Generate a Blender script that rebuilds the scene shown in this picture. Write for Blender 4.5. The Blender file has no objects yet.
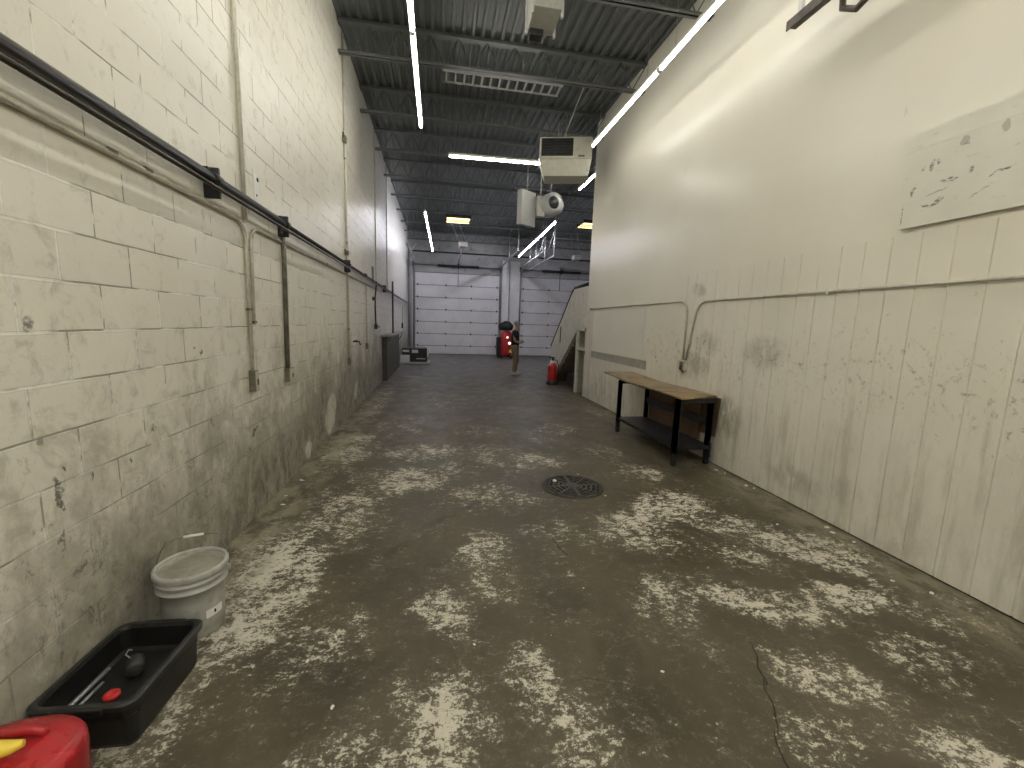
import bpy, bmesh, math, random
from mathutils import Vector, Matrix, noise
random.seed(7)
SC = bpy.context.scene
COL = SC.collection
PI = math.pi

# ------------------------------------------------------------------ helpers
class MB:
    """collects shapes and links them as one mesh object"""
    def __init__(s):
        s.bm = bmesh.new()
    def box(s, c, d, rot=None, bev=0.0, seg=2):
        r = bmesh.ops.create_cube(s.bm, size=1.0)
        vs = r['verts']
        bmesh.ops.scale(s.bm, vec=d, verts=vs)
        if bev > 0:
            es = list({e for v in vs for e in v.link_edges})
            rb = bmesh.ops.bevel(s.bm, geom=es, offset=bev, segments=seg, affect='EDGES', profile=0.5)
            vs = list({v for f in rb['faces'] for v in f.verts} | {v for v in vs if v.is_valid})
        if rot is not None:
            bmesh.ops.rotate(s.bm, cent=(0, 0, 0), matrix=rot, verts=vs)
        bmesh.ops.translate(s.bm, vec=c, verts=vs)
        return s
    def b2(s, lo, hi, bev=0.0):
        lo, hi = Vector(lo), Vector(hi)
        return s.box((lo + hi) / 2, hi - lo, bev=bev)
    def tube(s, pts, r, seg=10, cap=True):
        pts = [Vector(p) for p in pts]
        n = len(pts)
        rr = r if isinstance(r, (list, tuple)) else [r] * n
        t0 = (pts[1] - pts[0]).normalized()
        up = Vector((0, 0, 1)) if abs(t0.z) < .9 else Vector((1, 0, 0))
        a = t0.cross(up).normalized()
        rings = []
        for i, p in enumerate(pts):
            t = (pts[min(i + 1, n - 1)] - pts[max(i - 1, 0)]).normalized()
            a = (a - t * a.dot(t)).normalized()
            b = t.cross(a)
            rings.append([s.bm.verts.new(p + (a * math.cos(2 * PI * k / seg) + b * math.sin(2 * PI * k / seg)) * rr[i]) for k in range(seg)])
        for i in range(n - 1):
            for k in range(seg):
                s.bm.faces.new((rings[i][k], rings[i][(k + 1) % seg], rings[i + 1][(k + 1) % seg], rings[i + 1][k])).smooth = True
        if cap:
            s.bm.faces.new(list(reversed(rings[0])))
            s.bm.faces.new(rings[-1])
        return s
    def lathe(s, prof, c=(0, 0, 0), seg=32, axis='Z', sx=1.0, sy=1.0, smooth=True):
        """prof = [(radius, height)...]"""
        c = Vector(c)
        def P(r, h, k):
            a = 2 * PI * k / seg
            x, y = r * math.cos(a) * sx, r * math.sin(a) * sy
            v = Vector((x, y, h)) if axis == 'Z' else (Vector((h, x, y)) if axis == 'X' else Vector((y, h, x)))
            return s.bm.verts.new(c + v)
        rings = []
        for (r, h) in prof:
            rings.append([P(r, h, k) for k in range(seg)] if r > 1e-6 else [P(0, h, 0)])
        for i in range(len(rings) - 1):
            A, B = rings[i], rings[i + 1]
            for k in range(seg):
                if len(A) == 1 and len(B) == 1: continue
                if len(A) == 1: f = s.bm.faces.new((A[0], B[(k + 1) % seg], B[k]))
                elif len(B) == 1: f = s.bm.faces.new((A[k], A[(k + 1) % seg], B[0]))
                else: f = s.bm.faces.new((A[k], A[(k + 1) % seg], B[(k + 1) % seg], B[k]))
                f.smooth = smooth
        return s
    def prism(s, poly, axis, lo, hi):
        """extrude a 2D polygon along an axis ('X': poly is (y,z); 'Y': (x,z); 'Z': (x,y))"""
        def V(u, w, t):
            return {'X': (t, u, w), 'Y': (u, t, w), 'Z': (u, w, t)}[axis]
        A = [s.bm.verts.new(V(u, w, lo)) for u, w in poly]
        B = [s.bm.verts.new(V(u, w, hi)) for u, w in poly]
        n = len(poly)
        s.bm.faces.new(A); s.bm.faces.new(list(reversed(B)))
        for k in range(n):
            s.bm.faces.new((A[k], B[k], B[(k + 1) % n], A[(k + 1) % n]))
        return s
    def sphere(s, c, r, sc=(1, 1, 1), seg=16):
        rr = bmesh.ops.create_uvsphere(s.bm, u_segments=seg, v_segments=max(6, seg // 2), radius=r)
        bmesh.ops.scale(s.bm, vec=sc, verts=rr['verts'])
        bmesh.ops.translate(s.bm, vec=c, verts=rr['verts'])
        for v in rr['verts']:
            for f in v.link_faces: f.smooth = True
        return s
    def faces(s, verts, faces, smooth=False):
        vs = [s.bm.verts.new(v) for v in verts]
        for f in faces:
            s.bm.faces.new([vs[i] for i in f]).smooth = smooth
        return s
    def build(s, name, mat, parent=None, world=False):
        bmesh.ops.recalc_face_normals(s.bm, faces=s.bm.faces)
        if parent is not None and world:
            M = Matrix.Translation(parent.location) @ Matrix.Rotation(parent.rotation_euler.z, 4, 'Z')
            s.bm.transform(M.inverted())
        me = bpy.data.meshes.new(name)
        s.bm.to_mesh(me); s.bm.free()
        o = bpy.data.objects.new(name, me)
        me.materials.append(mat)
        COL.objects.link(o)
        if parent is not None: o.parent = parent
        return o

def rotz(a): return Matrix.Rotation(a, 3, 'Z')
def rotx(a): return Matrix.Rotation(a, 3, 'X')
def roty(a): return Matrix.Rotation(a, 3, 'Y')

def tag(o, label, cat, group=None):
    o['label'] = label; o['category'] = cat
    if group: o['group'] = group
    return o
def thing(name, label, cat, loc=(0, 0, 0), rz=0.0, group=None):
    o = bpy.data.objects.new(name, None); COL.objects.link(o)
    o.empty_display_size = 0.1
    o.location = loc; o.rotation_euler = (0, 0, rz)
    return tag(o, label, cat, group)
def struct(o):
    o['kind'] = 'structure'; return o
def dup(root, loc, rz=None, label=None):
    r = root.copy(); COL.objects.link(r); r.location = loc
    if rz is not None: r.rotation_euler = (0, 0, rz)
    if label: r['label'] = label
    for ch in list(root.children):
        c = ch.copy(); COL.objects.link(c); c.parent = r
        for g in list(ch.children):
            d = g.copy(); COL.objects.link(d); d.parent = c
    return r
def recentre(o):
    """move a single-mesh thing's origin to the middle of its underside"""
    vs = [v.co for v in o.data.vertices]
    lo = Vector([min(v[i] for v in vs) for i in range(3)]); hi = Vector([max(v[i] for v in vs) for i in range(3)])
    c = Vector(((lo.x + hi.x) / 2, (lo.y + hi.y) / 2, lo.z))
    o.data.transform(Matrix.Translation(-c)); o.location = o.location + c
    return o

# ------------------------------------------------------------------ node helpers
class N:
    def __init__(s, name):
        s.m = bpy.data.materials.new(name); s.m.use_nodes = True
        s.t = s.m.node_tree; s.t.nodes.clear()
        s.out = s.t.nodes.new('ShaderNodeOutputMaterial')
        s.p = s.t.nodes.new('ShaderNodeBsdfPrincipled')
        s.t.links.new(s.p.outputs[0], s.out.inputs[0])
        s.tc = s.t.nodes.new('ShaderNodeTexCoord')
        s.obj = s.tc.outputs['Object']
    def lk(s, a, b): s.t.links.new(a, b)
    def set(s, sock, v):
        if hasattr(v, 'is_output'): s.lk(v, sock)
        else:
            if isinstance(v, (tuple, list)) and len(v) == 3 and sock.type == 'RGBA': v = (*v, 1)
            sock.default_value = v
    def inp(s, k, v): s.set(s.p.inputs[k], v)
    def math(s, op, a, b=0.0, c=None, clamp=False):
        n = s.t.nodes.new('ShaderNodeMath'); n.operation = op; n.use_clamp = clamp
        s.set(n.inputs[0], a); s.set(n.inputs[1], b)
        if c is not None: s.set(n.inputs[2], c)
        return n.outputs[0]
    def ramp(s, v, lo, hi, a=0.0, b=1.0, smooth=True):
        n = s.t.nodes.new('ShaderNodeMapRange'); n.interpolation_type = 'SMOOTHSTEP' if smooth else 'LINEAR'
        s.set(n.inputs[0], v); s.set(n.inputs[1], lo); s.set(n.inputs[2], hi); s.set(n.inputs[3], a); s.set(n.inputs[4], b)
        return n.outputs[0]
    def mapv(s, vec, sc=(1, 1, 1), loc=(0, 0, 0), rot=(0, 0, 0)):
        n = s.t.nodes.new('ShaderNodeMapping')
        s.lk(vec, n.inputs[0]); n.inputs[1].default_value = loc; n.inputs[2].default_value = rot; n.inputs[3].default_value = sc
        return n.outputs[0]
    def noise(s, vec, scale, detail=4.0, rough=0.55, dist=0.0):
        n = s.t.nodes.new('ShaderNodeTexNoise'); s.lk(vec, n.inputs['Vector'])
        n.inputs['Scale'].default_value = scale; n.inputs['Detail'].default_value = detail
        n.inputs['Roughness'].default_value = rough; n.inputs['Distortion'].default_value = dist
        return n.outputs[0]
    def vor(s, vec, scale, feature='DISTANCE_TO_EDGE'):
        n = s.t.nodes.new('ShaderNodeTexVoronoi'); n.feature = feature
        s.lk(vec, n.inputs['Vector']); n.inputs['Scale'].default_value = scale
        return n.outputs[0]
    def sep(s, vec):
        n = s.t.nodes.new('ShaderNodeSeparateXYZ'); s.lk(vec, n.inputs[0]); return n.outputs
    def comb(s, x, y, z):
        n = s.t.nodes.new('ShaderNodeCombineXYZ')
        s.set(n.inputs[0], x); s.set(n.inputs[1], y); s.set(n.inputs[2], z); return n.outputs[0]
    def mix(s, f, a, b):
        n = s.t.nodes.new('ShaderNodeMix'); n.data_type = 'RGBA'
        s.set(n.inputs[0], f); s.set(n.inputs[6], a); s.set(n.inputs[7], b)
        return n.outputs[2]
    def bump(s, h, strength=0.3, dist=0.01):
        n = s.t.nodes.new('ShaderNodeBump'); s.lk(h, n.inputs['Height'])
        n.inputs['Strength'].default_value = strength; n.inputs['Distance'].default_value = dist
        s.lk(n.outputs[0], s.p.inputs['Normal'])
    def warp(s, vec, scale, amt):
        n = s.t.nodes.new('ShaderNodeTexNoise'); s.lk(vec, n.inputs['Vector']); n.inputs['Scale'].default_value = scale
        n.inputs['Detail'].default_value = 3
        a = s.t.nodes.new('ShaderNodeVectorMath'); a.operation = 'SUBTRACT'; s.lk(n.outputs['Color'], a.inputs[0]); a.inputs[1].default_value = (.5, .5, .5)
        b = s.t.nodes.new('ShaderNodeVectorMath'); b.operation = 'SCALE'; s.lk(a.outputs[0], b.inputs[0]); b.inputs['Scale'].default_value = amt
        c = s.t.nodes.new('ShaderNodeVectorMath'); c.operation = 'ADD'; s.lk(vec, c.inputs[0]); s.lk(b.outputs[0], c.inputs[1])
        return c.outputs[0]
    def blots(s, u, v, lst):
        """soft ellipses [(cu,cv,ru,rv,angle,strength)] in two coordinates; the strongest wins"""
        acc = None
        for (cu, cv, ru, rv, an, st) in lst:
            du = s.math('SUBTRACT', u, cu); dv = s.math('SUBTRACT', v, cv)
            ca, sa = math.cos(an), math.sin(an)
            p = s.math('MULTIPLY_ADD', du, ca / ru, s.math('MULTIPLY', dv, sa / ru))
            q = s.math('MULTIPLY_ADD', dv, ca / rv, s.math('MULTIPLY', du, -sa / rv))
            d = s.math('MULTIPLY_ADD', p, p, s.math('MULTIPLY', q, q))
            f = s.ramp(d, 1.0, 0.0, 0.0, st)
            acc = f if acc is None else s.math('MAXIMUM', acc, f)
        return acc

def plain(name, col, rough=0.5, metal=0.0, var=0.12, scale=6.0, dirt=0.0, dirtcol=(.03, .026, .02), bump=0.0, rvar=.03):
    n = N(name)
    v = n.noise(n.obj, scale, 5, .6)
    c = n.mix(n.ramp(v, .3, .7), tuple(x * (1 - var) for x in col), tuple(min(1, x * (1 + var)) for x in col))
    if dirt > 0:
        d = n.noise(n.obj, scale * 2.3, 8, .7, .4)
        c = n.mix(n.ramp(d, .50 - dirt * .15, .85 - dirt * .2, 0, .85), c, dirtcol)
    n.inp('Base Color', c)
    n.inp('Roughness', n.ramp(v, .2, .8, max(0.02, rough - rvar), min(1, rough + rvar))); n.inp('Metallic', metal)
    if bump: n.bump(n.noise(n.obj, scale * 12, 4), bump, .004)
    return n.m
def emit(name, col, st):
    n = N(name); n.inp('Base Color', (.8, .8, .8)); n.inp('Emission Color', col); n.inp('Emission Strength', st); n.inp('Roughness', .4)
    return n.m

# ------------------------------------------------------------------ room numbers (metres)
XL, XR = -1.5, 3.43
YF, YB, YE = -9.0, 22.5, 9.55      # wall behind the camera, garage-door wall, end of the office block
ZC = 6.08
FAR = 9.3

# ------------------------------------------------------------------ setting materials
def mat_block():
    n = N('painted_block')
    x, y, z = n.sep(n.obj)
    wob = n.math('MULTIPLY', n.math('SUBTRACT', n.noise(n.obj, 5, 3), .5), .010)
    vec = n.comb(n.math('ADD', y, -.005), n.math('ADD', n.math('ADD', z, .037), wob), 0)
    b = n.t.nodes.new('ShaderNodeTexBrick'); n.lk(vec, b.inputs['Vector'])
    b.inputs['Scale'].default_value = 1; b.inputs['Brick Width'].default_value = .406; b.inputs['Row Height'].default_value = .2025
    b.inputs['Mortar Size'].default_value = .0048; b.inputs['Mortar Smooth'].default_value = .25
    b.inputs['Color1'].default_value = (1, 1, 1, 1); b.inputs['Color2'].default_value = (.93, .93, .93, 1); b.inputs['Mortar'].default_value = (.9, .9, .9, 1)
    b.offset = .5; b.inputs['Bias'].default_value = 0
    fac = b.outputs['Fac']
    big = n.noise(n.obj, .8, 4); med = n.noise(n.obj, 4, 6, .65); fine = n.noise(n.obj, 34, 5, .7)
    base = n.mix(n.ramp(big, .3, .7), (.725, .692, .595), (.775, .748, .66))
    # yellowish at the near end, more neutral toward the far end
    base = n.mix(n.ramp(y, 7.5, 13.0, 0, .75), base, (.72, .71, .70))
    bl = n.t.nodes.new('ShaderNodeMix'); bl.data_type = 'RGBA'; bl.blend_type = 'MULTIPLY'; bl.inputs[0].default_value = .8
    n.lk(base, bl.inputs[6]); n.lk(b.outputs['Color'], bl.inputs[7]); base = bl.outputs[2]
    # mortar joints: part dark and open, part pale
    jv = n.noise(n.mapv(n.obj, (1, 1, 3), (7, 1, 3)), 2.2, 4, .6)
    jc = n.mix(n.ramp(jv, .44, .56), (.30, .28, .22), (.80, .78, .72))
    jf = n.math('MULTIPLY', fac, n.ramp(n.noise(n.mapv(n.obj, (1, 1, 1), (2, 5, 9)), 1.6, 4, .6), .26, .46, .45, 1.0))
    col = n.mix(jf, base, jc)
    # highlight painted as a pale line, slightly raised, along many joints' lower lip
    b2 = n.t.nodes.new('ShaderNodeTexBrick'); n.lk(n.comb(n.math('ADD', y, -.001), n.math('ADD', n.math('ADD', z, .045), wob), 0), b2.inputs['Vector'])
    b2.inputs['Scale'].default_value = 1; b2.inputs['Brick Width'].default_value = .406; b2.inputs['Row Height'].default_value = .2025
    b2.inputs['Mortar Size'].default_value = .0034; b2.inputs['Mortar Smooth'].default_value = .3; b2.offset = .5
    lipf = n.math('MULTIPLY', b2.outputs['Fac'], n.ramp(n.noise(n.mapv(n.obj, (1, 1, 2), (8, 3, 1)), 1.3, 4, .6), .42, .60, .1, .9))
    col = n.mix(n.math('MULTIPLY', lipf, n.math('SUBTRACT', 1.0, fac)), col, (.80, .775, .68))
    # small mottling of handled, knocked paint
    mo = n.noise(n.mapv(n.warp(n.obj, 3, .3), (1, 1, .8), (6, 2, 5)), 9, 9, .74, .3)
    mz = n.ramp(z, 2.0, .9, -.09, .0, smooth=False)
    col = n.mix(n.ramp(n.math('ADD', mo, mz), .44, .64, 0, .55), col, (.36, .335, .26))
    # grime: blotches, thicker where the wall gets splashed and knocked
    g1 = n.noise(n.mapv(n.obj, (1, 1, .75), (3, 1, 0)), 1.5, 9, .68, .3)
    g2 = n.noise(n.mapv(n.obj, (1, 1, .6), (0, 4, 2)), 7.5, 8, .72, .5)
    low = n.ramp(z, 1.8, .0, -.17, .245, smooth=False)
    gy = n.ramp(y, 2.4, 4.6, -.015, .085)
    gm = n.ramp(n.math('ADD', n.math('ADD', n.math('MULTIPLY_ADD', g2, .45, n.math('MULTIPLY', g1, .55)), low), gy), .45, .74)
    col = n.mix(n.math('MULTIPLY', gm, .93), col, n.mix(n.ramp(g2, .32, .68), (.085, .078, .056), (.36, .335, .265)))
    # black scuffs and smears
    s1 = n.noise(n.mapv(n.warp(n.obj, 5, .25), (1, 1, .7), (1, 9, 4)), 16, 9, .78)
    sl = n.ramp(z, 1.75, .5, -.16, .0, smooth=False)
    sm = n.ramp(n.math('ADD', s1, sl), .50, .66)
    sm = n.math('MULTIPLY', sm, n.ramp(n.noise(n.obj, 2.1, 3), .36, .58))
    col = n.mix(n.math('MULTIPLY', sm, .85), col, (.11, .098, .072))
    # particular marks
    wv = n.warp(n.obj, 14, .10); _, wy, wz = n.sep(wv)
    marks = n.blots(wy, wz, [(1.92, .93, .025, .10, .2, 1), (2.08, .95, .012, .03, 0, 1), (2.32, .95, .015, .03, 0, 1), (1.95, 1.02, .012, .03, .5, 1), (3.02, 1.43, .03, .03, 0, .8),
                             (1.86, 1.62, .03, .05, 0, .6), (3.75, .72, .10, .035, .5, 1), (2.95, 1.46, .02, .02, 0, .8), (1.87, 1.16, .02, .04, 0, .5), (2.5, 1.05, .03, .04, 0, .6),
                             (2.02, 1.86, .04, .035, 0, .35), (1.9, .72, .02, .08, -.1, .6), (3.1, .95, .03, .05, 0, .5)])
    col = n.mix(n.math('MULTIPLY', n.math('MULTIPLY', n.ramp(marks, .15, .7), n.ramp(fine, .36, .54)), .85), col, (.045, .04, .03))
    pale = n.blots(wy, wz, [(6.3, .32, .40, .30, .55, 1), (5.2, .12, .15, .13, .3, .8), (9.6, 1.38, .32, .10, 0, .95), (8.2, .35, .3, .2, .5, .4), (4.06, 2.72, .07, .16, -.2, 1)])
    col = n.mix(n.math('MULTIPLY', n.math('MULTIPLY', n.ramp(pale, .05, .45), n.ramp(g2, .30, .50)), .85), col, (.66, .645, .56))
    n.inp('Base Color', col)
    n.inp('Roughness', n.math('ADD', n.ramp(gm, 0, 1, .34, .62), n.math('MULTIPLY', n.math('SUBTRACT', med, .5), .2)))
    n.inp('Specular IOR Level', .45)
    h = n.math('ADD', n.math('MULTIPLY', fac, -1.0), n.math('MULTIPLY_ADD', fine, .20, n.math('MULTIPLY', med, .35)))
    h = n.math('MULTIPLY_ADD', lipf, .5, h)
    n.bump(h, .55, .007)
    return n.m

def mat_right(upper):
    n = N('white_gloss_board' if upper else 'grimy_plank_paint')
    x, y, z = n.sep(n.obj)
    big = n.noise(n.obj, .7, 4); med = n.noise(n.obj, 3.2, 6, .65); fine = n.noise(n.obj, 40, 4, .7)
    base = n.mix(n.ramp(big, .3, .7), (.70, .668, .575), (.74, .712, .625))
    if upper:
        n.inp('Roughness', .265)
        col = n.mix(n.ramp(n.noise(n.mapv(n.obj, (1, 1, .5), (5, 2, 2)), 3, 7, .7), .66, .80, 0, .30), base, (.42, .40, .33))
        _, wy, wz = n.sep(n.warp(n.obj, 9, .12))
        mk = n.blots(wy, wz, [(7.6, 3.0, .1, .05, .3, .4), (2.86, 3.35, .03, .05, 0, .5)])
        col = n.mix(n.math('MULTIPLY', n.ramp(mk, .2, .8), .40), col, (.30, .29, .25))
        n.inp('Base Color', col); n.inp('Specular IOR Level', .36)
        n.bump(n.math('MULTIPLY_ADD', n.noise(n.obj, 1.1, 2), 2.2, n.math('MULTIPLY', n.noise(n.obj, 7, 3), .22)), .22, .012)
    else:
        g1 = n.noise(n.mapv(n.obj, (1, 1, .35), (3, 1, 0)), 2.2, 9, .70, .3)
        g2 = n.noise(n.mapv(n.obj, (1, 1, .5), (1, 7, 0)), 9, 8, .74, .4)
        low = n.ramp(z, 2.45, .1, -.26, .06, smooth=False)
        gm = n.ramp(n.math('ADD', n.math('MULTIPLY_ADD', g2, .5, n.math('MULTIPLY', g1, .5)), low), .44, .76)
        col = n.mix(n.math('MULTIPLY', gm, .72), base, n.mix(g2, (.26, .24, .185), (.46, .43, .345)))
        st = n.noise(n.mapv(n.obj, (1, 1, .12), (9, 3, 0)), 9, 7, .7)      # vertical drips
        sz = n.ramp(z, 2.4, .6, -.16, .04, smooth=False)
        col = n.mix(n.ramp(n.math('ADD', st, sz), .50, .72, 0, .5), col, (.36, .335, .25))
        sp = n.noise(n.mapv(n.warp(n.obj, 6, .2), (1, 1, .7), (2, 2, 8)), 19, 9, .76)
        zz = n.math('ADD', sp, n.ramp(n.math('ABSOLUTE', n.math('SUBTRACT', z, 1.35)), 1.0, .1, -.12, .02, smooth=False))
        col = n.mix(n.ramp(zz, .55, .68, 0, .7), col, (.19, .17, .125))
        _, wy, wz = n.sep(n.warp(n.obj, 10, .10))
        mk = n.blots(wy, wz, [(5.2, 1.2, .5, .3, 0, .55), (5.25, 2.2, .25, .13, .2, .5), (4.55, .65, .5, .35, .3, .7), (4.0, 1.45, .5, .25, 0, .5), (3.45, .25, .5, .18, 0, .5), (2.9, .35, .3, .2, 0, .35), (5.0, 1.5, .4, .25, 0, .5)])
        mf = n.math('MULTIPLY', n.ramp(mk, .1, .8), n.ramp(g2, .35, .6))
        col = n.mix(n.math('MULTIPLY', mf, .7), col, (.16, .148, .10))
        n.inp('Base Color', col); n.inp('Roughness', n.ramp(gm, 0, 1, .24, .55)); n.inp('Specular IOR Level', .45)
        n.bump(n.math('MULTIPLY_ADD', n.noise(n.mapv(n.obj, (1, 1, .15)), 22, 5, .6), .5, n.math('MULTIPLY', fine, .3)), .22, .004)
    return n.m

def mat_floor():
    n = N('worn_concrete')
    x, y, z = n.sep(n.obj)
    big = n.noise(n.obj, .55, 5, .6); med = n.noise(n.obj, 2.4, 7, .66, .4); fine = n.noise(n.obj, 18, 7, .74); grit = n.noise(n.obj, 90, 3, .7)
    base = n.mix(n.ramp(big, .32, .68), (.058, .048, .030), (.098, .082, .053))
    base = n.mix(n.ramp(med, .40, .68, 0, .6), base, (.118, .101, .067))
    base = n.mix(n.ramp(fine, .5, .72, 0, .35), base, (.046, .038, .024))
    base = n.mix(n.ramp(y, 8, 15, 0, .75), base, n.mix(med, (.085, .083, .085), (.135, .131, .135)))
    # oily tyre tracks, roughly along the length
    tr = n.noise(n.mapv(n.warp(n.obj, .7, .5), (1, .22, 1), (4, 0, 0), (0, 0, .15)), 2.6, 6, .62)
    base = n.mix(n.ramp(tr, .54, .74, 0, .5), base, (.045, .038, .026))
    stains = n.blots(x, y, [(-.6, 1.95, .5, .28, -.5, .8), (.75, 2.3, .3, .25, 0, .7), (-.25, 2.6, .5, .22, .75, .8), (.9, 1.5, .25, .3, 0, .6), (2.5, 1.5, .4, .2, .2, .7), (1.5, 1.5, .25, .3, 0, .5), (.15, 3.55, .5, .07, .72, .8), (1.35, 4.05, .75, .65, 0, .5), (2.9, 4.6, .5, .6, 0, .5), (-.3, 3.0, .5, .06, .75, .7)])
    base = n.mix(n.math('MULTIPLY', n.math('MULTIPLY', stains, .75), n.ramp(n.noise(n.obj, 3.1, 8, .7, .3), .36, .62)), base, (.033, .029, .021))
    # pale scuffed-off coating: fine flakes, dense only in certain places
    wx, wy, wz = n.sep(n.warp(n.obj, 2.0, .35))
    dens = n.blots(wx, wy, [
        (.02, 1.55, .30, .42, 0, 1.0), (.05, 2.25, .22, .35, 0, .85), (.45, 1.75, .22, .30, 0, .85), (.36, 2.75, .28, .60, 0, .85), (-.55, 2.1, .30, .40, -.3, .55), (-.35, 1.5, .25, .3, 0, .75),
        (-1.05, 2.75, .45, 1.3, 0, 1.0), (-1.2, 1.9, .30, .8, 0, .8), (-.85, 3.6, .55, .9, 0, .75), (-.35, 4.4, .7, .55, 0, .85), (.15, 4.7, .5, .5, 0, .5), (-1.1, 5.6, .45, 1.4, 0, .85), (-1.2, 9.0, .4, 3.0, 0, .65),
        (.6, 1.45, .25, .3, 0, .85), (1.5, 2.25, .45, .30, .3, .75), (2.05, 2.1, .5, .3, -.3, .95), (1.65, 3.1, .5, .5, 0, .85), (2.2, 3.5, .7, .45, .4, 1.0), (2.5, 3.1, .6, .35, -.3, .75), (2.9, 2.65, .6, .4, -.6, 1.0),
        (2.6, 2.05, .45, .25, -.3, 1.0), (2.3, 2.6, .4, .3, 0, .6), (2.5, 1.55, .3, .25, 0, .7), (1.9, 1.55, .35, .22, -.4, .85), (1.55, 1.25, .35, .25, 0, .8), (2.1, 1.15, .4, .2, -.4, .7), (3.0, 1.9, .5, .3, -.5, .6),
        (1.5, 5.9, .35, .5, 0, .45), (1.95, 6.5, .45, .6, 0, .6), (.67, 6.4, .6, .5, 0, .45), (3.1, 7.9, .3, .8, 0, .6), (1.1, 4.9, .7, .5, 0, .7), (.5, 3.9, .6, .5, 0, .6), (1.0, 3.1, .5, .4, 0, .5), (-.2, 5.4, .8, .6, 0, .7), (.6, 5.3, .6, .6, 0, .6), (2.4, 4.4, .5, .4, 0, .75), (2.2, 5.2, .4, .5, 0, .6), (-.6, 7, .6, 1.2, 0, .4), (0.3, 9, 1.0, 1.5, 0, .3), (-.7, 12.5, .5, 1.5, 0, .35),
        (.0, .6, .6, .7, 0, .8), (1.4, .5, .7, .5, 0, .8), (2.6, .7, .5, .6, 0, .8), (.6, -1.2, 2.0, 1.2, 0, .7)])
    fv = n.mapv(n.obj, (1, .72, 1))
    f1 = n.noise(fv, 4.0, 8, .72, .25); f2 = n.noise(n.mapv(n.obj, (.8, 1.2, 1), (3, 1, 0), (0, 0, .5)), 17, 10, .8, .3); f3 = n.noise(n.obj, 55, 8, .8)
    fl = n.math('MULTIPLY_ADD', f1, .27, n.math('MULTIPLY_ADD', f2, .43, n.math('MULTIPLY', f3, .30)))
    fm = n.ramp(n.math('MULTIPLY_ADD', dens, .088, fl), .570, .594)
    soft = n.math('MULTIPLY', n.ramp(n.math('MULTIPLY_ADD', dens, .075, fl), .50, .60), .5)
    pale = n.mix(fine, (.46, .425, .335), (.72, .68, .57))
    col = n.mix(soft, base, (.235, .212, .155))
    col = n.mix(n.math('MULTIPLY', fm, .92), col, pale)
    # the strip beside each wall is dusty and yellowish
    dust = n.math('MAXIMUM', n.ramp(n.math('ADD', x, n.math('MULTIPLY', med, .5)), -.75, -1.05, 0, 1), n.ramp(n.math('ADD', x, n.math('MULTIPLY', med, .5)), 3.15, 3.55, 0, .8))
    dust = n.math('MULTIPLY', n.math('MULTIPLY', dust, n.ramp(y, 11, 6, 0, 1)), n.ramp(n.noise(n.mapv(n.obj, (1, .6, 1), (3, 3, 0)), 5, 8, .72), .40, .58, 0, .75))
    col = n.mix(dust, col, (.29, .265, .18))
    # hairline cracks
    cr = n.vor(n.warp(n.obj, 1.3, .5), .42)
    cm = n.math('MULTIPLY', n.ramp(cr, .003, .0005), n.ramp(n.noise(n.obj, .6, 2), .55, .62))
    crack = n.blots(n.sep(n.warp(n.obj, 5, .10))[0], n.sep(n.warp(n.obj, 5, .10))[1], [(1.62, 1.68, .006, .20, -.45, 1), (1.50, 1.45, .006, .2, -.45, 1), (1.37, 1.24, .007, .16, -.5, 1), (.93, 2.9, .008, .22, .15, .6)])
    cm = n.math('MAXIMUM', cm, n.ramp(crack, .1, .4))
    col = n.mix(n.math('MULTIPLY', cm, .85), col, (.014, .012, .009))
    # pin-head litter specks
    sv = n.vor(n.obj, 7.0, 'F1')
    spk = n.math('MULTIPLY', n.ramp(sv, .05, .035), n.ramp(n.noise(n.mapv(n.obj, (1, 1, 1), (9, 9, 9)), 1.7, 2), .54, .60))
    col = n.mix(spk, col, (.6, .58, .5))
    n.inp('Base Color', col)
    r = n.ramp(med, .3, .7, .36, .56)
    n.inp('Roughness', n.math('ADD', r, n.math('MULTIPLY', fm, .22), clamp=True)); n.inp('Specular IOR Level', .24)
    n.bump(n.math('ADD', n.math('MULTIPLY_ADD', fm, .25, n.math('MULTIPLY', fine, .7)), n.math('MULTIPLY', grit, .25)), .45, .006)
    return n.m

M = {}
M['block'] = mat_block(); M['upper'] = mat_right(True); M['lower'] = mat_right(False); M['floor'] = mat_floor()
M['deck'] = plain('dark_painted_deck', (.108, .120, .118), .36, 0, .06, 2.5, rvar=.0)
M['joist'] = plain('dark_joist_paint', (.095, .104, .103), .38, 0, .06, 5, rvar=.0)
M['joist_lo'] = plain('grey_joist_angle', (.15, .16, .155), .35, 0, .06, 5, rvar=.0)
M['backwall'] = plain('grey_back_wall', (.40, .40, .41), .6, 0, .12, 1.5, .15, (.12, .12, .12))
M['door'] = plain('white_door_panel', (.74, .73, .77), .30, 0, .05, 1.3, .03, (.5, .49, .52), rvar=.02)
M['door_seam'] = plain('dark_door_seam', (.05, .05, .055), .5)
M['track'] = plain('galvanised_track', (.34, .35, .36), .35, .7, .2, 9)
M['deck_glint'] = plain('pale_deck_glint', (.40, .41, .40), .35, 0, .05, 9)  # pale colour imitating glints on the deck ribs
M['dark_steel'] = plain('dark_steel', (.035, .036, .038), .42, .5, .25, 8)
M['black_pipe'] = plain('black_pipe_paint', (.030, .026, .020), .30, .1, .35, 4, .1, (.08, .07, .055))
M['conduit'] = plain('painted_conduit', (.52, .49, .41), .33, .1, .12, 7, .25, (.22, .20, .15))
M['conduit_dk'] = plain('grimy_conduit', (.17, .155, .115), .38, .25, .35, 7, .35, (.05, .045, .03))
M['conduit_white'] = plain('white_painted_conduit', (.62, .60, .50), .32, 0, .08, 6, .15, (.3, .28, .2))
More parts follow.
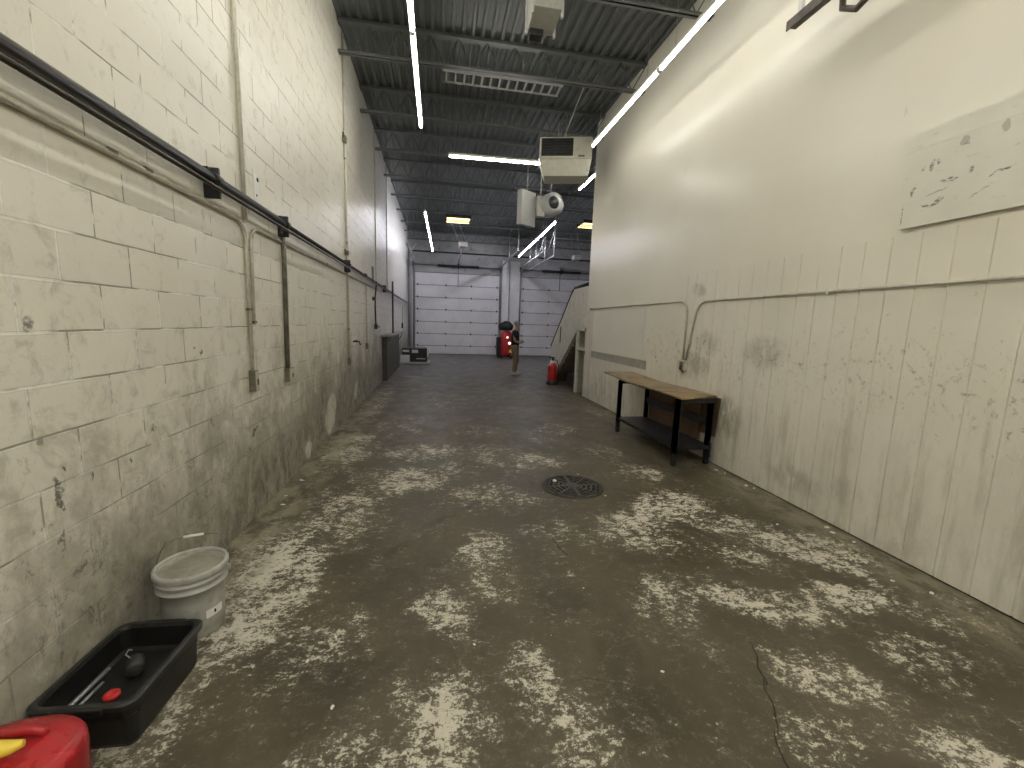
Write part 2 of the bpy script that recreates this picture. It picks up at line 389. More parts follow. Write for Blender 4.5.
M['housing'] = plain('white_enamel_housing', (.62, .61, .55), .4, 0, .05, 5)
M['warm_led'] = emit('warm_led_tube', (1.0, .972, .89), 27.0)
M['warm_led_low'] = emit('warm_led_tube_dim', (1.0, .972, .89), 11.5)  # same warm tube, dimmed so the right wall does not burn out
M['warm_led_fill'] = emit('warm_led_tube_fill', (1.0, .972, .89), 60.0)  # boosted tube for the added fill lamps behind the camera
M['cool_led'] = emit('cool_led_tube', (.91, .91, 1.0), 40.0)
M['amber'] = emit('amber_glow', (1.0, .62, .22), 2.2)
M['heater'] = plain('cream_heater_enamel', (.52, .51, .43), .35, 0, .06, 4, .1, (.3, .28, .22))
M['grille'] = plain('dark_grille', (.03, .032, .032), .45, .3, .2, 9)
M['grey_box'] = plain('grey_enamel', (.40, .41, .37), .4, 0, .08, 4, .15, (.2, .2, .18))
M['plate_white'] = plain('pale_grey_sheet', (.46, .46, .46), .42, 0, .08, 3)
M['bracket'] = plain('rusty_brown_angle', (.075, .062, .050), .5, .4, .4, 12)
M['plywood_white'] = plain('painted_plywood', (.62, .595, .50), .5, 0, .06, 4)
M['panel_patch'] = plain('fresh_white_panel', (.70, .685, .61), .32, 0, .02, 3, rvar=.0)
M['panel_grey'] = plain('grey_unpainted_strip', (.36, .345, .29), .5, 0, .12, 5, .2, (.2, .19, .15))
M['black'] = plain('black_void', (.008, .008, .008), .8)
M['bench_steel'] = plain('black_bench_steel', (.020, .020, .021), .42, .25, .3, 8, .1, (.06, .055, .045))
M['brown_board'] = plain('brown_hardboard', (.095, .058, .030), .55, 0, .22, 4, .2, (.05, .035, .02))
M['bucket'] = plain('dirty_white_plastic', (.40, .40, .37), .42, 0, .12, 5, .4, (.17, .16, .125))
M['lid'] = plain('dusty_lid', (.27, .255, .20), .48, 0, .18, 9, .4, (.17, .155, .11))
M['wire'] = plain('steel_wire', (.16, .155, .14), .4, .4)
M['tub'] = plain('black_tub_plastic', (.0075, .0075, .0070), .40, 0, .3, 10)
M['tubrim'] = plain('worn_tub_rim', (.022, .022, .019), .38, 0, .35, 24)
M['red_can'] = plain('red_can_enamel', (.40, .018, .022), .27, 0, .12, 6, .12, (.12, .05, .03))
M['yellow'] = plain('yellow_plastic', (.80, .60, .06), .32, 0, .06, 8)
M['red_cap'] = plain('red_cap_plastic', (.55, .03, .03), .3)
M['rod_grey'] = plain('grey_rod', (.30, .30, .30), .35, .3)
M['dark_lump'] = plain('dark_rubber', (.030, .029, .028), .5, 0, .3, 20)
M['iron'] = plain('cast_iron', (.050, .046, .036), .5, .35, .3, 14, .35, (.10, .09, .065), .3)
M['white'] = plain('white_plastic', (.75, .75, .72), .4, 0, .03)
M['stair'] = plain('cream_stair_panel', (.58, .565, .48), .45, 0, .08, 3, .3, (.30, .29, .22))
M['stair_dk'] = plain('stair_tread_wood', (.12, .105, .075), .6, 0, .2, 5)
M['alcove'] = plain('grey_green_alcove', (.33, .325, .26), .5, 0, .12, 3, .2, (.16, .15, .11))
M['dark_panel'] = plain('dark_greasy_board', (.055, .050, .040), .5, 0, .4, 4, .3, (.13, .12, .10))
M['ledge'] = plain('grey_ledge', (.23, .225, .20), .5, 0, .2, 6)
M['case'] = plain('black_case', (.016, .015, .018), .4, 0, .3, 6)
M['pale_label'] = plain('pale_label', (.62, .60, .62), .5, 0, .08, 20)
M['skid'] = plain('dirty_white_skid', (.42, .43, .40), .5, 0, .15, 6)
M['skin'] = plain('skin', (.42, .24, .17), .5, 0, .08, 9)
M['hair'] = plain('grey_hair', (.26, .25, .25), .6, 0, .2, 40)
M['shirt'] = plain('black_shirt', (.012, .013, .015), .8, 0, .2, 14)
M['khaki'] = plain('khaki_cloth', (.165, .115, .075), .8, 0, .15, 12)
M['shoe'] = plain('pale_shoe', (.42, .39, .34), .5, 0, .2, 12)
M['red_steel'] = plain('red_machine_enamel', (.42, .022, .026), .35, 0, .12, 5)
M['black_cloth'] = plain('black_bag_cloth', (.014, .013, .014), .8, 0, .3, 12)
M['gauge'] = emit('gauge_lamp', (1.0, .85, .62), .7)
M['ext_red'] = plain('extinguisher_red', (.42, .02, .022), .3)
M['chip'] = plain('white_paint_chip', (.68, .66, .60), .6)

def mat_benchtop():
    n = N('stained_plywood')
    v = n.mapv(n.obj, (3.0, .35, 1))
    g = n.noise(v, 8, 8, .65, 1.2); b = n.noise(n.obj, 2.6, 6, .65, .5); f = n.noise(n.obj, 14, 6, .7)
    c = n.mix(n.ramp(g, .3, .7), (.25, .165, .072), (.36, .25, .118))
    c = n.mix(n.ramp(b, .44, .62, 0, .85), c, (.085, .056, .027))
    c = n.mix(n.ramp(f, .60, .74, 0, .6), c, (.075, .05, .028))
    c = n.mix(n.ramp(n.noise(n.mapv(n.obj, (1, 1, 1), (4, 8, 0)), 3.5, 5), .60, .72, 0, .6), c, (.60, .48, .29))
    n.inp('Base Color', c); n.inp('Roughness', .38); n.bump(g, .12, .003)
    return n.m
M['bench_top'] = mat_benchtop()

def mat_boardsign():
    n = N('scraped_white_board')
    x, y, z = n.sep(n.obj)
    c = n.mix(n.ramp(n.noise(n.obj, 2.2, 5), .3, .7), (.63, .61, .53), (.69, .67, .59))
    w = n.warp(n.obj, 16, .05); _, wy, wz = n.sep(w)
    tan = n.blots(wy, wz, [(2.42, 2.955, .028, .045, 0, 1), (2.22, 2.965, .028, .055, 0, 1)])
    c = n.mix(n.ramp(tan, .3, .6, 0, .6), c, (.30, .275, .22)); nz = n.noise(n.mapv(n.obj, (1, 1, 2), (1, 5, 2)), 30, 6, .75)
    dk = n.blots(wy, wz, [(2.53, 2.60, .06, .02, -.5, 1), (2.60, 2.585, .05, .012, .4, 1), (2.48, 2.73, .07, .018, 0, .9), (2.36, 2.755, .02, .03, 0, .6), (2.20, 2.70, .09, .012, -.3, .8), (2.60, 2.86, .018, .05, .1, .8),
                          (2.56, 2.87, .015, .04, -.3, .8), (2.65, 2.86, .02, .03, .6, .6), (2.70, 2.72, .014, .05, 0, .7), (2.4, 2.93, .03, .012, .4, .7), (2.75, 2.56, .006, .10, 0, .8), (2.55, 2.67, .12, .008, -.15, .5), (2.3, 2.60, .1, .008, -.4, .5)])
    c = n.mix(n.math('MULTIPLY', n.ramp(dk, .1, .7, 0, .9), n.ramp(nz, .40, .58)), c, (.11, .10, .08))
    sc = n.noise(n.mapv(n.obj, (1, 1, 3.5), (2, 2, 2)), 11, 7, .74)
    c = n.mix(n.ramp(sc, .58, .74, 0, .6), c, (.28, .26, .20))
    n.inp('Base Color', c); n.inp('Roughness', .5); n.bump(sc, .15, .003)
    return n.m
M['board'] = mat_boardsign()

# ------------------------------------------------------------------ THE SETTING
struct(MB().b2((XL - .2, YF - .2, -.2), (FAR + .2, YB + .2, 0)).build('floor', M['floor']))
struct(MB().b2((XL - .2, YF, 0), (XL, YB, ZC + .15)).build('wall_left', M['block']))
struct(MB().b2((XL, YF - .2, 0), (FAR, YF, ZC + .15)).build('wall_front', M['upper']))
struct(MB().b2((FAR, YE - .1, 0), (FAR + .2, YB, ZC + .15)).build('wall_east', M['backwall']))
# right wall: planked wainscot with real grooves, glossy sheet above
pz = 2.42
poly = [(YF, XR + .12)]
prof = []
y = YF
gro = [2.82 - .2085 * k for k in range(-13, 33)]
gro = sorted(g for g in gro if YF + .1 < g < 5.95)
prof.append((XR, YF))
for i, g in enumerate(gro):
    w = .0045 if i % 3 else .0065
    if g > 3.95: w *= .6
    prof += [(XR, g - w), (XR + .007, g - w * .5), (XR + .007, g + w * .5), (XR, g + w)]
prof += [(XR, YE), (XR + .14, YE), (XR + .14, YF)]
struct(MB().prism(prof, 'Z', .014, pz).build('wall_right', M['lower']))
struct(MB().b2((XR, YF, pz), (XR + .14, YE, ZC + .15)).build('wall_right', M['upper']))
struct(MB().b2((XR + .012, YF, 0), (XR + .12, YE - .01, .014)).build('gap_shade_right', M['black']))  # black strip: shade of the gap under the wall put in as colour
struct(MB().b2((XR + .14, YE - .14, 0), (FAR, YE, ZC + .15)).build('wall_end', M['upper']))
struct(MB().b2((XR - .004, 6.70, 1.13), (XR - .0005, 9.12, 2.0)).build('trim_1', M['panel_patch']))
struct(MB().b2((XR - .003, 6.55, .98), (XR - .0003, 9.16, 1.13)).build('trim_2', M['panel_grey']))
# corrugated roof deck
mb = MB(); pitch = .1524; xx = XL - .15; pts = []
while xx < FAR + .15:
    pts += [(xx, ZC), (xx + .045, ZC), (xx + .062, ZC + .038), (xx + .135, ZC + .038)]
    xx += pitch
vs = []
for (a, zq) in pts: vs += [(a, YF - .2, zq), (a, YB + .2, zq)]
mb.faces(vs, [(2 * i, 2 * i + 2, 2 * i + 3, 2 * i + 1) for i in range(len(pts) - 1)])
mb.b2((XL - .2, YF - .2, ZC + .06), (FAR + .2, YB + .2, ZC + .16))
struct(mb.build('ceiling', M['deck']))
# back wall with two door openings
D1, D2, DH = (-1.16, 3.18), (4.32, 8.62), 4.15
mb = MB()
mb.b2((XL, YB, 0), (D1[0], YB + .2, ZC + .1)); mb.b2((D1[1], YB, 0), (D2[0], YB + .2, ZC + .1)); mb.b2((D2[1], YB, 0), (FAR, YB + .2, ZC + .1))
mb.b2((D1[0], YB, DH), (D1[1], YB + .2, ZC + .1)); mb.b2((D2[0], YB, DH), (D2[1], YB + .2, ZC + .1))
struct(mb.build('wall_back', M['backwall']))
# white-painted casing between and beside the doors
k = 1
for (a, b) in ((XL + .17, D1[0] - .06), (D1[1] + .12, D1[1] + .40), (D1[1] + .55, D2[0] - .08)):
    k += 1
    struct(MB().b2((a, YB - .05, 0), (b, YB, 4.9)).build('trim_%d' % (k + 1), M['door']))

def garage_door(name, x0, x1, nseam, knobs):
    """sectional door: each panel, the seams' hinges, tracks, spring shaft"""
    ph = .618
    zb = 0.0
    edges = [0, .43] + [.43 + ph * i for i in range(1, 7)]
    root = MB().b2((x0, YB + .06, 0), (x1, YB + .09, edges[-1])).build(name, M['door_seam'])
    struct(root)
    xm = (x0 + x1) / 2
    for i in range(len(edges) - 1):
        mbp = MB().b2((x0 + .01, YB + .012, edges[i] + .012), (x1 - .01, YB + .06, edges[i + 1] - .012), bev=.006)
        zc = (edges[i] + edges[i + 1]) / 2
        mbp.b2((x0 + .02, YB + .004, edges[i + 1] - .075), (x1 - .02, YB + .014, edges[i + 1] - .055))
        mbp.build('panel', M['door'], root)
    for i in range(1, len(edges) - 1):
        for fx in (.03, .36, .66, .97):
            xk = x0 + (x1 - x0) * fx
            MB().b2((xk - .03, YB - .004, edges[i] - .035), (xk + .03, YB + .02, edges[i] + .06), bev=.004).build('hinge', M['dark_steel'], root)
    for xs, s in ((x0 - .05, 1), (x1 + .05, -1)):
        # vertical rail curving back into the horizontal rail
        pts = [(xs, YB - .09, 0.02), (xs, YB - .09, 3.9)]
        for q in range(1, 7):
            a = q / 6 * PI / 2
            pts.append((xs, YB - .09 - .55 * (1 - math.cos(a)), 3.9 + .7 * math.sin(a)))
        pts.append((xs, 17.6, 4.66))
        MB().tube(pts, .038, 8).build('track', M['track'], root)
    mbh = MB()
    for xs in (x0 - .05, x1 + .05):
        for yy in (17.7, 20.0):
            mbh.b2((xs - .015, yy - .015, 4.66), (xs + .015, yy + .015, 5.75))
    mbh.build('track_hanger', M['track'], root)
    mbs = MB().tube([(x0 - .12, YB - .16, 4.50), (x1 + .12, YB - .16, 4.48)], .017, 8)
    mbs.tube([(xm - 1.05, YB - .16, 4.49), (xm + 1.05, YB - .16, 4.49)], .062, 12)
    mbs.build('torsion_spring', M['dark_steel'], root)
    for xs in (x0 - .06, x1 + .06, xm):
        MB().b2((xs - .05, YB - .22, 4.40), (xs + .05, YB - .002, 4.62)).build('spring_bracket', M['dark_steel'], root)
    return root
garage_door('door_1', D1[0], D1[1], 7, None)
garage_door('door_2', D2[0], D2[1], 7, None)
struct(MB().b2((XL + .02, YB - .07, 5.12), (FAR - .05, YB - .002, 5.19)).build('trim_6', M['dark_steel']))

# roof joists
def joist(y, x1):
    root = MB().b2((XL, y - .06, ZC - .045), (x1, y + .06, ZC - .002)).build('ceiling_joist', M['joist'])
    struct(root)
    zb = 5.62
    mbl = MB().b2((XL, y - .055, zb), (x1, y - .008, zb + .012)).b2((XL, y + .008, zb), (x1, y + .055, zb + .012))
    mbl.b2((XL, y - .014, zb), (x1, y - .008, zb + .05)).b2((XL, y + .008, zb), (x1, y + .014, zb + .05))
    mbl.build('bottom_chord', M['joist_lo'], root)
    w = MB(); n = int((x1 - XL) / .42); st = (x1 - XL) / n
    for i in range(n):
        a = XL + st * i
        w.tube([(a, y, ZC - .03), (a + st / 2, y, zb + .02)], .008, 6); w.tube([(a + st / 2, y, zb + .02), (a + st, y, ZC - .03)], .008, 6)
    w.build('web', M['joist'], root)
yj = 5.52 - 1.83 * 2
while yj < YB - .4:
    joist(yj, XR if yj < YE else FAR)
    yj += 1.83

# ------------------------------------------------------------------ LED STRIP LIGHTS
ZL = 4.95
def led(name, label, a, b, mat, group, rods=True):
    a, b = Vector(a), Vector(b)
    c = (a + b) / 2; d = b - a; L = d.length; ang = math.atan2(d.y, d.x)
    t = thing(name, label, 'light', c, ang, group)
    MB().b2((-L / 2, -.034, .018), (L / 2, .034, .062), bev=.006).build('housing', M['housing'], t)
    MB().tube([(-L / 2 + .02, 0, 0), (L / 2 - .02, 0, 0)], .021, 10).build('tube', mat, t)
    for s in (-1, 1):
        MB().b2((s * (L / 2 - .012) - .014, -.026, -.026), (s * (L / 2 - .012) + .014, .026, .022), bev=.004).build('end_cap', M['housing'], t)
    if rods:
        for s in (-.36, .36):
            MB().tube([(L * s, 0, .06), (L * s, 0, 5.63 - c.z)], .004, 6).build('hanger_rod', M['track'], t)
    return t
XA, XB = -.31, 2.78
GF = 'warm strip lights of the front room'; GB = 'cool strip lights toward the garage doors'
led('led_strip_light', 'warm white strip light overhead near the left wall, nearer one of its line', (XA, 3.06, ZL), (XA, 5.49, ZL), M['warm_led'], GF)
led('led_strip_light', 'warm white strip light near the left wall, far one before the hanging cable', (XA, 5.51, ZL), (XA, 7.94, ZL), M['warm_led'], GF)
led('led_strip_light', 'warm strip light along the white right wall, nearer one, cut by the top edge', (XB, 3.12, ZL), (XB, 5.53, ZL), M['warm_led_low'], GF)
led('led_strip_light', 'warm strip light along the white right wall, ending at the cream heater', (XB, 5.55, ZL), (XB, 7.96, ZL), M['warm_led_low'], GF)
led('led_strip_light', 'strip light set crosswise, left of and behind the cream heater', (.18, 9.10, ZL), (2.60, 9.02, ZL), M['warm_led'], GF)
led('led_strip_light', 'short strip light just below the cream heater at the white wall corner', (3.50, 9.64, 5.08), (3.50, 10.85, 5.08), M['warm_led'], GF)
led('led_strip_light', 'strip light above the camera near the left wall, out of view', (XA, .61, ZL), (XA, 3.04, ZL), M['warm_led'], GF)
led('led_strip_light', 'strip light above the camera along the right wall, out of view', (XB, .67, ZL), (XB, 3.10, ZL), M['warm_led_low'], GF)
for i, w in enumerate(('first', 'second', 'third')):  # extra unseen lamps, added and boosted to brighten the near walls
    for xq, side in ((XA, 'left'), (XB, 'right')):
        y0 = -1.85 - 2.45 * i
        led('led_strip_light', 'added fill strip light behind the camera, %s one back along the %s side, out of view' % (w, side), (xq, y0, ZL), (xq, y0 + 2.42, ZL), M['warm_led_fill'], GF)
for i, w in enumerate(('nearest of the far left line of three', 'middle of the far left line of three', 'last of the far left line, close to the left garage door')):
    y0 = 13.6 + 2.45 * i
    led('led_strip_light', 'cool white strip light, ' + w, (XA - .10 + .05 * i, y0, ZL), (XA - .06 + .05 * i, y0 + 2.42, ZL), M['cool_led'], GB)
for i, w in enumerate(('nearest of the line under the blower heater', 'middle of the line under the blower heater', 'last of the line, pointing at the right garage door')):
    y0 = 13.65 + 2.47 * i
    led('led_strip_light', 'cool white strip light, ' + w, (3.70 + .06 * i, y0, ZL), (3.76 + .06 * i, y0 + 2.44, ZL), M['cool_led'], GB)
# cable strung between the two left lines of lights
mb = MB(); pts = []
for i in range(13):
    f = i / 12; pts.append((XA - .09 * f, 7.96 + 5.62 * f, ZL + .05 - .05 * math.sin(f * PI)))
tag(recentre(mb.tube(pts, .006, 6).build('power_cable', M['dark_steel'])), 'thin dark cable strung between the two left lines of strip lights', 'cable')

# ------------------------------------------------------------------ HANGING THINGS
# cream unit heater
t = thing('unit_heater', 'cream unit heater with dark louvres hanging beside the right strip light', 'heater', (2.44, 8.55, 4.52), -.27)
MB().box((0, 0, .50), (1.00, .50, .40), bev=.02).build('body', M['heater'], t)
MB().prism([(-.50, .30), (.50, .30), (.44, .0), (-.40, .0)], 'Y', -.23, .24).build('deflector', M['heater'], t)
MB().b2((-.46, -.265, .355), (.14, -.25, .665)).build('grille', M['grille'], t)
for i in range(6):
    MB().box((-.16, -.272, .385 + .05 * i), (.585, .008, .036), rot=None).build('louvre', M['grey_box'] if False else M['dark_steel'], t)
MB().b2((.24, -.256, .34), (.36, -.25, .365)).build('badge', M['grille'], t)
for sx, sy in ((-.15, 0), (.0, -.1), (-.1, .2), (.38, .2)):
    MB().tube([(sx, sy, .70), (sx, sy, 1.13)], .009, 6).build('hanger_rod', M['track'], t)
MB().tube([(-.05, .05, .70), (-.02, .05, .86), (.30, -.5, 1.50)], .012, 6).build('gas_pipe', M['plate_white'], t)
# grey box unit near the camera
t = thing('ceiling_heater', 'small grey box heater hung from a joist at the top edge, nearest overhead', 'heater', (1.14, 5.12, 5.0))
MB().box((0, 0, .24), (.31, .44, .44), bev=.012).build('body', M['grey_box'], t)
MB().b2((-.13, .12, -.05), (.03, .25, .022), bev=.01).build('burner_box', M['grille'], t)
for sx in (-1, 1):
    for sy in (-1, 1):
        MB().b2((sx * .165 - .012, sy * .17 - .02, -.03), (sx * .165 + .012, sy * .17 + .02, .50)).build('side_strap', M['plate_white'], t)
        MB().tube([(sx * .16, sy * .17, .46), (sx * .16, sy * .19, .64 if sy < 0 else 1.02)], .008, 6).build('hanger_rod', M['track'], t)
# blower heater
t = thing('unit_heater', 'grey blower heater with round fan shroud hanging above the far strip lights', 'heater', (2.55, 11.05, 4.15))
MB().box((-.36, -.02, .42), (.16, .52, .84), rot=rotz(-.95), bev=.012).build('casing', M['plate_white'], t)
mb = MB().lathe([(.0, -.28), (.17, -.28), (.19, -.26), (.275, -.20), (.285, .0), (.26, .22), (.12, .27), (0, .27)], (0, 0, 0), 28, axis='Y')
bmesh.ops.rotate(mb.bm, cent=(0, 0, 0), matrix=rotz(.35), verts=mb.bm.verts); bmesh.ops.translate(mb.bm, vec=(.26, -.02, .55), verts=mb.bm.verts)
mb.build('fan_shroud', M['plate_white'], t)
mb = MB().lathe([(.0, -.292), (.15, -.292), (.15, -.27), (0, -.27)], (0, 0, 0), 24, axis='Y')
bmesh.ops.rotate(mb.bm, cent=(0, 0, 0), matrix=rotz(.35), verts=mb.bm.verts); bmesh.ops.translate(mb.bm, vec=(.18, -.04, .55), verts=mb.bm.verts)
mb.build('air_inlet', M['grille'], t)
MB().box((.42, -.18, .66), (.20, .14, .12), rot=rotz(.35), bev=.03).build('motor', M['dark_steel'], t)
MB().b2((-.10, -.10, .25), (.10, .10, .75), bev=.02).build('duct_neck', M['grey_box'], t)
for sx, sy in ((-.34, .05), (.0, .0), (.28, .05)):
    MB().tube([(sx, sy, .80), (sx, sy, 1.49)], .016, 6).build('hanger_rod', M['grey_box'], t)
# amber lit ceiling lights
t = thing('ceiling_light', 'amber glowing louvred ceiling light left of centre, before the left garage door', 'light', (.72, 16.7, 5.45))
MB().b2((-.46, -.42, .0), (.46, .42, .02)).b2((-.46, -.42, .0), (.46, -.38, .12)).b2((-.46, .38, .0), (.46, .42, .12)).build('frame', M['dark_steel'], t)
MB().b2((-.42, -.37, -.012), (.42, .37, -.001)).build('lens', M['amber'], t)
for i in range(2): MB().b2((-.44, -.17 + .24 * i, -.035), (.44, -.13 + .24 * i, -.012)).build('bar', M['dark_steel'], t)
for sx in (-.4, .4): MB().tube([(sx, 0, .02), (sx, 0, .62)], .006, 6).build('hanger_rod', M['dark_steel'], t)
dup(t, (5.72, 16.0, 5.45), None, 'amber glowing louvred ceiling light half hidden by the white wall corner')
# bar grid added below the deck to stand for glints on its ribs
t = thing('glint_grid', 'pale bar grid added for the glints on the roof deck ribs behind a joist', 'deck_glint', (1.1, 8.05, 5.84))
for yy in (-.17, .17): MB().b2((-1.05, yy - .008, 0), (1.05, yy + .008, .03)).build('glint_rail', M['deck_glint'], t)
for i in range(14): MB().b2((-1.0 + .1535 * i, -.165, .0), (-.968 + .1535 * i, .165, .016)).build('glint_bar', M['deck_glint'], t)
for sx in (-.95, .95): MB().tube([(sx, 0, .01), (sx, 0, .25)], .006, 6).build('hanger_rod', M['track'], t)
# garage door openers
def opener(label, xo, ym):
    t = thing('garage_door_opener', label, 'opener', (xo, ym, 4.72))
    MB().box((0, 0, .10), (.34, .42, .20), bev=.03).build('motor_head', M['plate_white'], t)
    MB().b2((-.025, .2, -.03), (.025, YB - .15 - ym, .02)).build('rail', M['track'], t)
    MB().b2((-.012, YB - .30 - ym, -1.25), (.012, YB - .27 - ym, -.03)).build('door_arm', M['dark_steel'], t)
    for s in (-1, 1):
        MB().tube([(.15 * s, 0, .2), (.15 * s - .45, -.9, .90)], .016, 6).build('hanger_strap', M['track'], t)
    MB().b2((-.22, -.03, .19), (.22, .03, .22)).build('hanger_bar', M['track'], t)
opener('white garage door opener on a rail before the left garage door', 1.0, 18.1)
opener('white garage door opener on a rail before the right garage door', 6.35, 19.6)
# hanging steel frame for the right door's rail
t = thing('hanging_frame', 'pale angle-steel frame hanging under the far strip lights by the right garage door', 'frame', (4.25, 17.2, 4.25))
mb = MB()
for yy in (-1.4, 0, 1.6, 3.0): mb.b2((-.02, yy - .02, .0), (.02, yy + .02, 1.37))
mb.build('upright', M['track'], t)
MB().b2((-.02, -1.4, -.02), (.02, 3.0, .02)).build('bottom_rail', M['track'], t)
MB().tube([(0, .0, .02), (0, -1.35, .9)], .018, 6).tube([(0, 1.6, .02), (0, .2, .95)], .018, 6).build('brace', M['track'], t)
MB().b2((0, -1.42, .60), (3.0, -1.38, .64)).build('cross_bar', M['track'], t)

# wall bar near the top edge, close to the right wall
t = thing('wall_bar', 'brown steel angle bar on posts beside the right wall at the top edge', 'bracket', (3.16, 3.8, 4.42))
MB().b2((-.045, -6.0, 0), (.045, .0, .012)).b2((-.052, -6.0, -.03), (-.042, .0, .05)).build('angle', M['bracket'], t)
for yy in (-.12, -.30, -2.0, -4.0): MB().b2((-.035, yy - .02, .012), (-.005, yy + .02, 1.2)).build('post', M['plate_white'], t)
MB().tube([(.02, -.78, -.20), (.04, -.62, -.23), (.03, -.50, -.15), (.02, -.50, .005)], .024, 8).build('hook', M['bracket'], t)
for yy in (-1.6, -3.0, -4.6): MB().b2((.04, yy - .02, -.03), (XR - 3.16, yy + .02, .0)).build('arm', M['bracket'], t)

# ------------------------------------------------------------------ LEFT WALL PIPES
def arc_pts(p0, p1, p2, r, n=6):
    """polyline p0-p1-p2 with a rounded corner at p1"""
    p0, p1, p2 = map(Vector, (p0, p1, p2)); a = (p0 - p1).normalized(); b = (p2 - p1).normalized()
    out = [p0]
    for i in range(n + 1):
        f = i / n
        s0, s1 = p1 + a * r * (1 - f), p1 + b * r * f
        out.append(s0 * (1 - f) + s1 * f)
    out.append(p2)
    return out
xw = XL
p = MB().tube([(xw + .075, YF, 2.545), (xw + .075, 4.5, 2.53)], .030, 12)
p.tube([(xw + .075, 4.5, 2.53), (xw + .075, 21.6, 2.515)], .021, 10)
for yy in (1.2, 3.18, 4.48, 7.40, 9.0, 12.0): p.tube([(xw + .075, yy - .05, 2.535), (xw + .075, yy + .05, 2.535)], .036, 12)
tag(recentre(p.build('air_pipe', M['black_pipe'])), 'thick black pipe running the whole left wall at head height, upper one', 'pipe')
p = MB().tube([(xw + .105, YF, 2.475), (xw + .105, 21.0, 2.465)], .013, 8)
tag(recentre(p.build('air_pipe', M['black_pipe'])), 'thin black pipe slung directly beneath the thick black pipe on the left wall', 'pipe')
for i, (yy, w) in enumerate(((3.20, 'before the tall conduit'), (4.50, 'at the wide conduit drop'), (7.42, 'at the far tall conduit'), (12.3, 'far along the left wall'))):
    t = thing('pipe_clamp', 'dark steel clamp holding the black pipes, ' + w, 'clamp', (xw, yy, 2.42), 0, 'clamps of the black wall pipes')
    MB().b2((.0, -.012, .0), (.095, .012, .19), bev=.004).build('bracket', M['dark_steel'], t)
    MB().b2((.0, -.045, .155), (.05, .045, .185), bev=.004).build('plate', M['dark_steel'], t)
def conduit(label, pts, r=.0135, mat='conduit', clips=()):
    t = thing('conduit', label, 'conduit', pts[0])
    MB().tube(pts, r, 10).build('run', M[mat], t, world=True)
    for c in clips:
        c = Vector(c); MB().box(c, (.028, .06, .02)).build('clip', M['conduit_dk'], t, world=True)
    return t
zc = 2.395; xo = xw + .02
conduit('cream conduit along the near left wall bending down to a floor-side box', arc_pts((xo, YF, 2.39), (xo, 3.73, zc - .01), (xo, 3.73, 1.20), .16), .0145, 'conduit', [(xo, 2.35, 2.393), (xo, 2.6, 2.393), (xo, 3.73, 1.72)])
conduit('cream conduit from the far left wall bending down beside the first drop', arc_pts((xo, 11.2, zc + .015), (xo, 3.83, zc - .02), (xo, 3.80, 1.60), .16), .0145, 'conduit', [(xo, 3.80, 1.62), (xo, 6.2, 2.39)])
conduit('tall cream conduit rising past the pipes to the roof, nearest one', [(xo, 3.74, 2.40), (xo, 3.74, ZC - .06)], .016, 'conduit_white')
conduit('tall cream conduit from a low box to the roof, second along the left wall', [(xo, 7.56, .98), (xo, 7.58, ZC - .06)], .019, 'conduit_white', [(xo, 7.57, 4.2), (xo, 7.57, 1.5), (xo, 7.57, 2.9)])
conduit('wide grimy conduit dropping from the black pipes to a box', [(xw + .04, 4.50, 2.50), (xw + .028, 4.55, 2.2), (xw + .022, 4.54, 1.15)], .022, 'conduit_dk')
conduit('slim cream conduit dropping to a small low outlet, third along the left wall', [(xo, 9.42, 2.40), (xo, 9.42, 1.17)], .012, 'conduit')
conduit('tall thin conduit rising up the far left wall above the dark hose', [(xo, 10.9, 2.45), (xo, 10.9, ZC - .06)], .014, 'conduit_white')
conduit('tall thin conduit rising up the far left wall, last one', [(xo, 13.2, 2.45), (xo, 13.2, ZC - .06)], .013, 'conduit')
def wbox(label, y, z, w, h, d=.05, mat='conduit_dk', cover='conduit'):
    t = thing('outlet_box', label, 'outlet', (xw, y, z))
    MB().b2((0, -w / 2, 0), (d, w / 2, h), bev=.004).build('box', M[mat], t)
    MB().b2((d - .001, -w / 2 + .006, .006), (d + .005, w / 2 - .006, h - .006), bev=.002).build('cover_plate', M[cover], t)
    MB().b2((d + .003, -.012, h * .3), (d + .008, .012, h * .6)).build('socket', M['dark_steel'], t)
    return t
wbox('tall narrow box at the end of the nearest conduit drop, left wall', 3.73, 1.06, .07, .17)
wbox('square grimy box at the end of the wide conduit drop, left wall', 4.58, 1.03, .16, .13)
wbox('small box at the foot of the tall conduit, left wall', 7.60, .90, .12, .12)
wbox('tiny outlet below the slim conduit near the dark hose, left wall', 9.42, 1.05, .10, .12)
t = thing('cover_plate', 'white wall plate with dark knockouts above the black pipes beside the tall conduit', 'plate', (xw, 4.03, 2.60))
MB().b2((0, -.055, .0), (.012, .055, .26), bev=.003).build('plate', M['white'], t)
MB().lathe([(0, .012), (.018, .012), (.018, .015), (0, .016)], (0, .01, .19), 12, axis='X').build('knockout', M['dark_steel'], t)
MB().lathe([(0, .012), (.010, .012), (.010, .015), (0, .016)], (0, -.02, .06), 12, axis='X').build('knockout', M['dark_steel'], t)
t = thing('junction_elbow', 'small dark conduit elbow on the tall conduit just above the pipes', 'conduit', (xw, 7.50, 2.70))
MB().b2((0, -.04, 0), (.06, .04, .07), bev=.008).build('body', M['conduit_dk'], t)
MB().tube([(.03, -.16, .06), (.03, -.04, .035)], .012, 8).build('stub', M['conduit_dk'], t)
t = thing('junction_elbow', 'small dark conduit elbow high on the tall conduit, upper left wall', 'conduit', (xw, 7.52, 4.42))
MB().b2((0, -.05, 0), (.06, .03, .10), bev=.008).build('body', M['conduit_dk'], t)
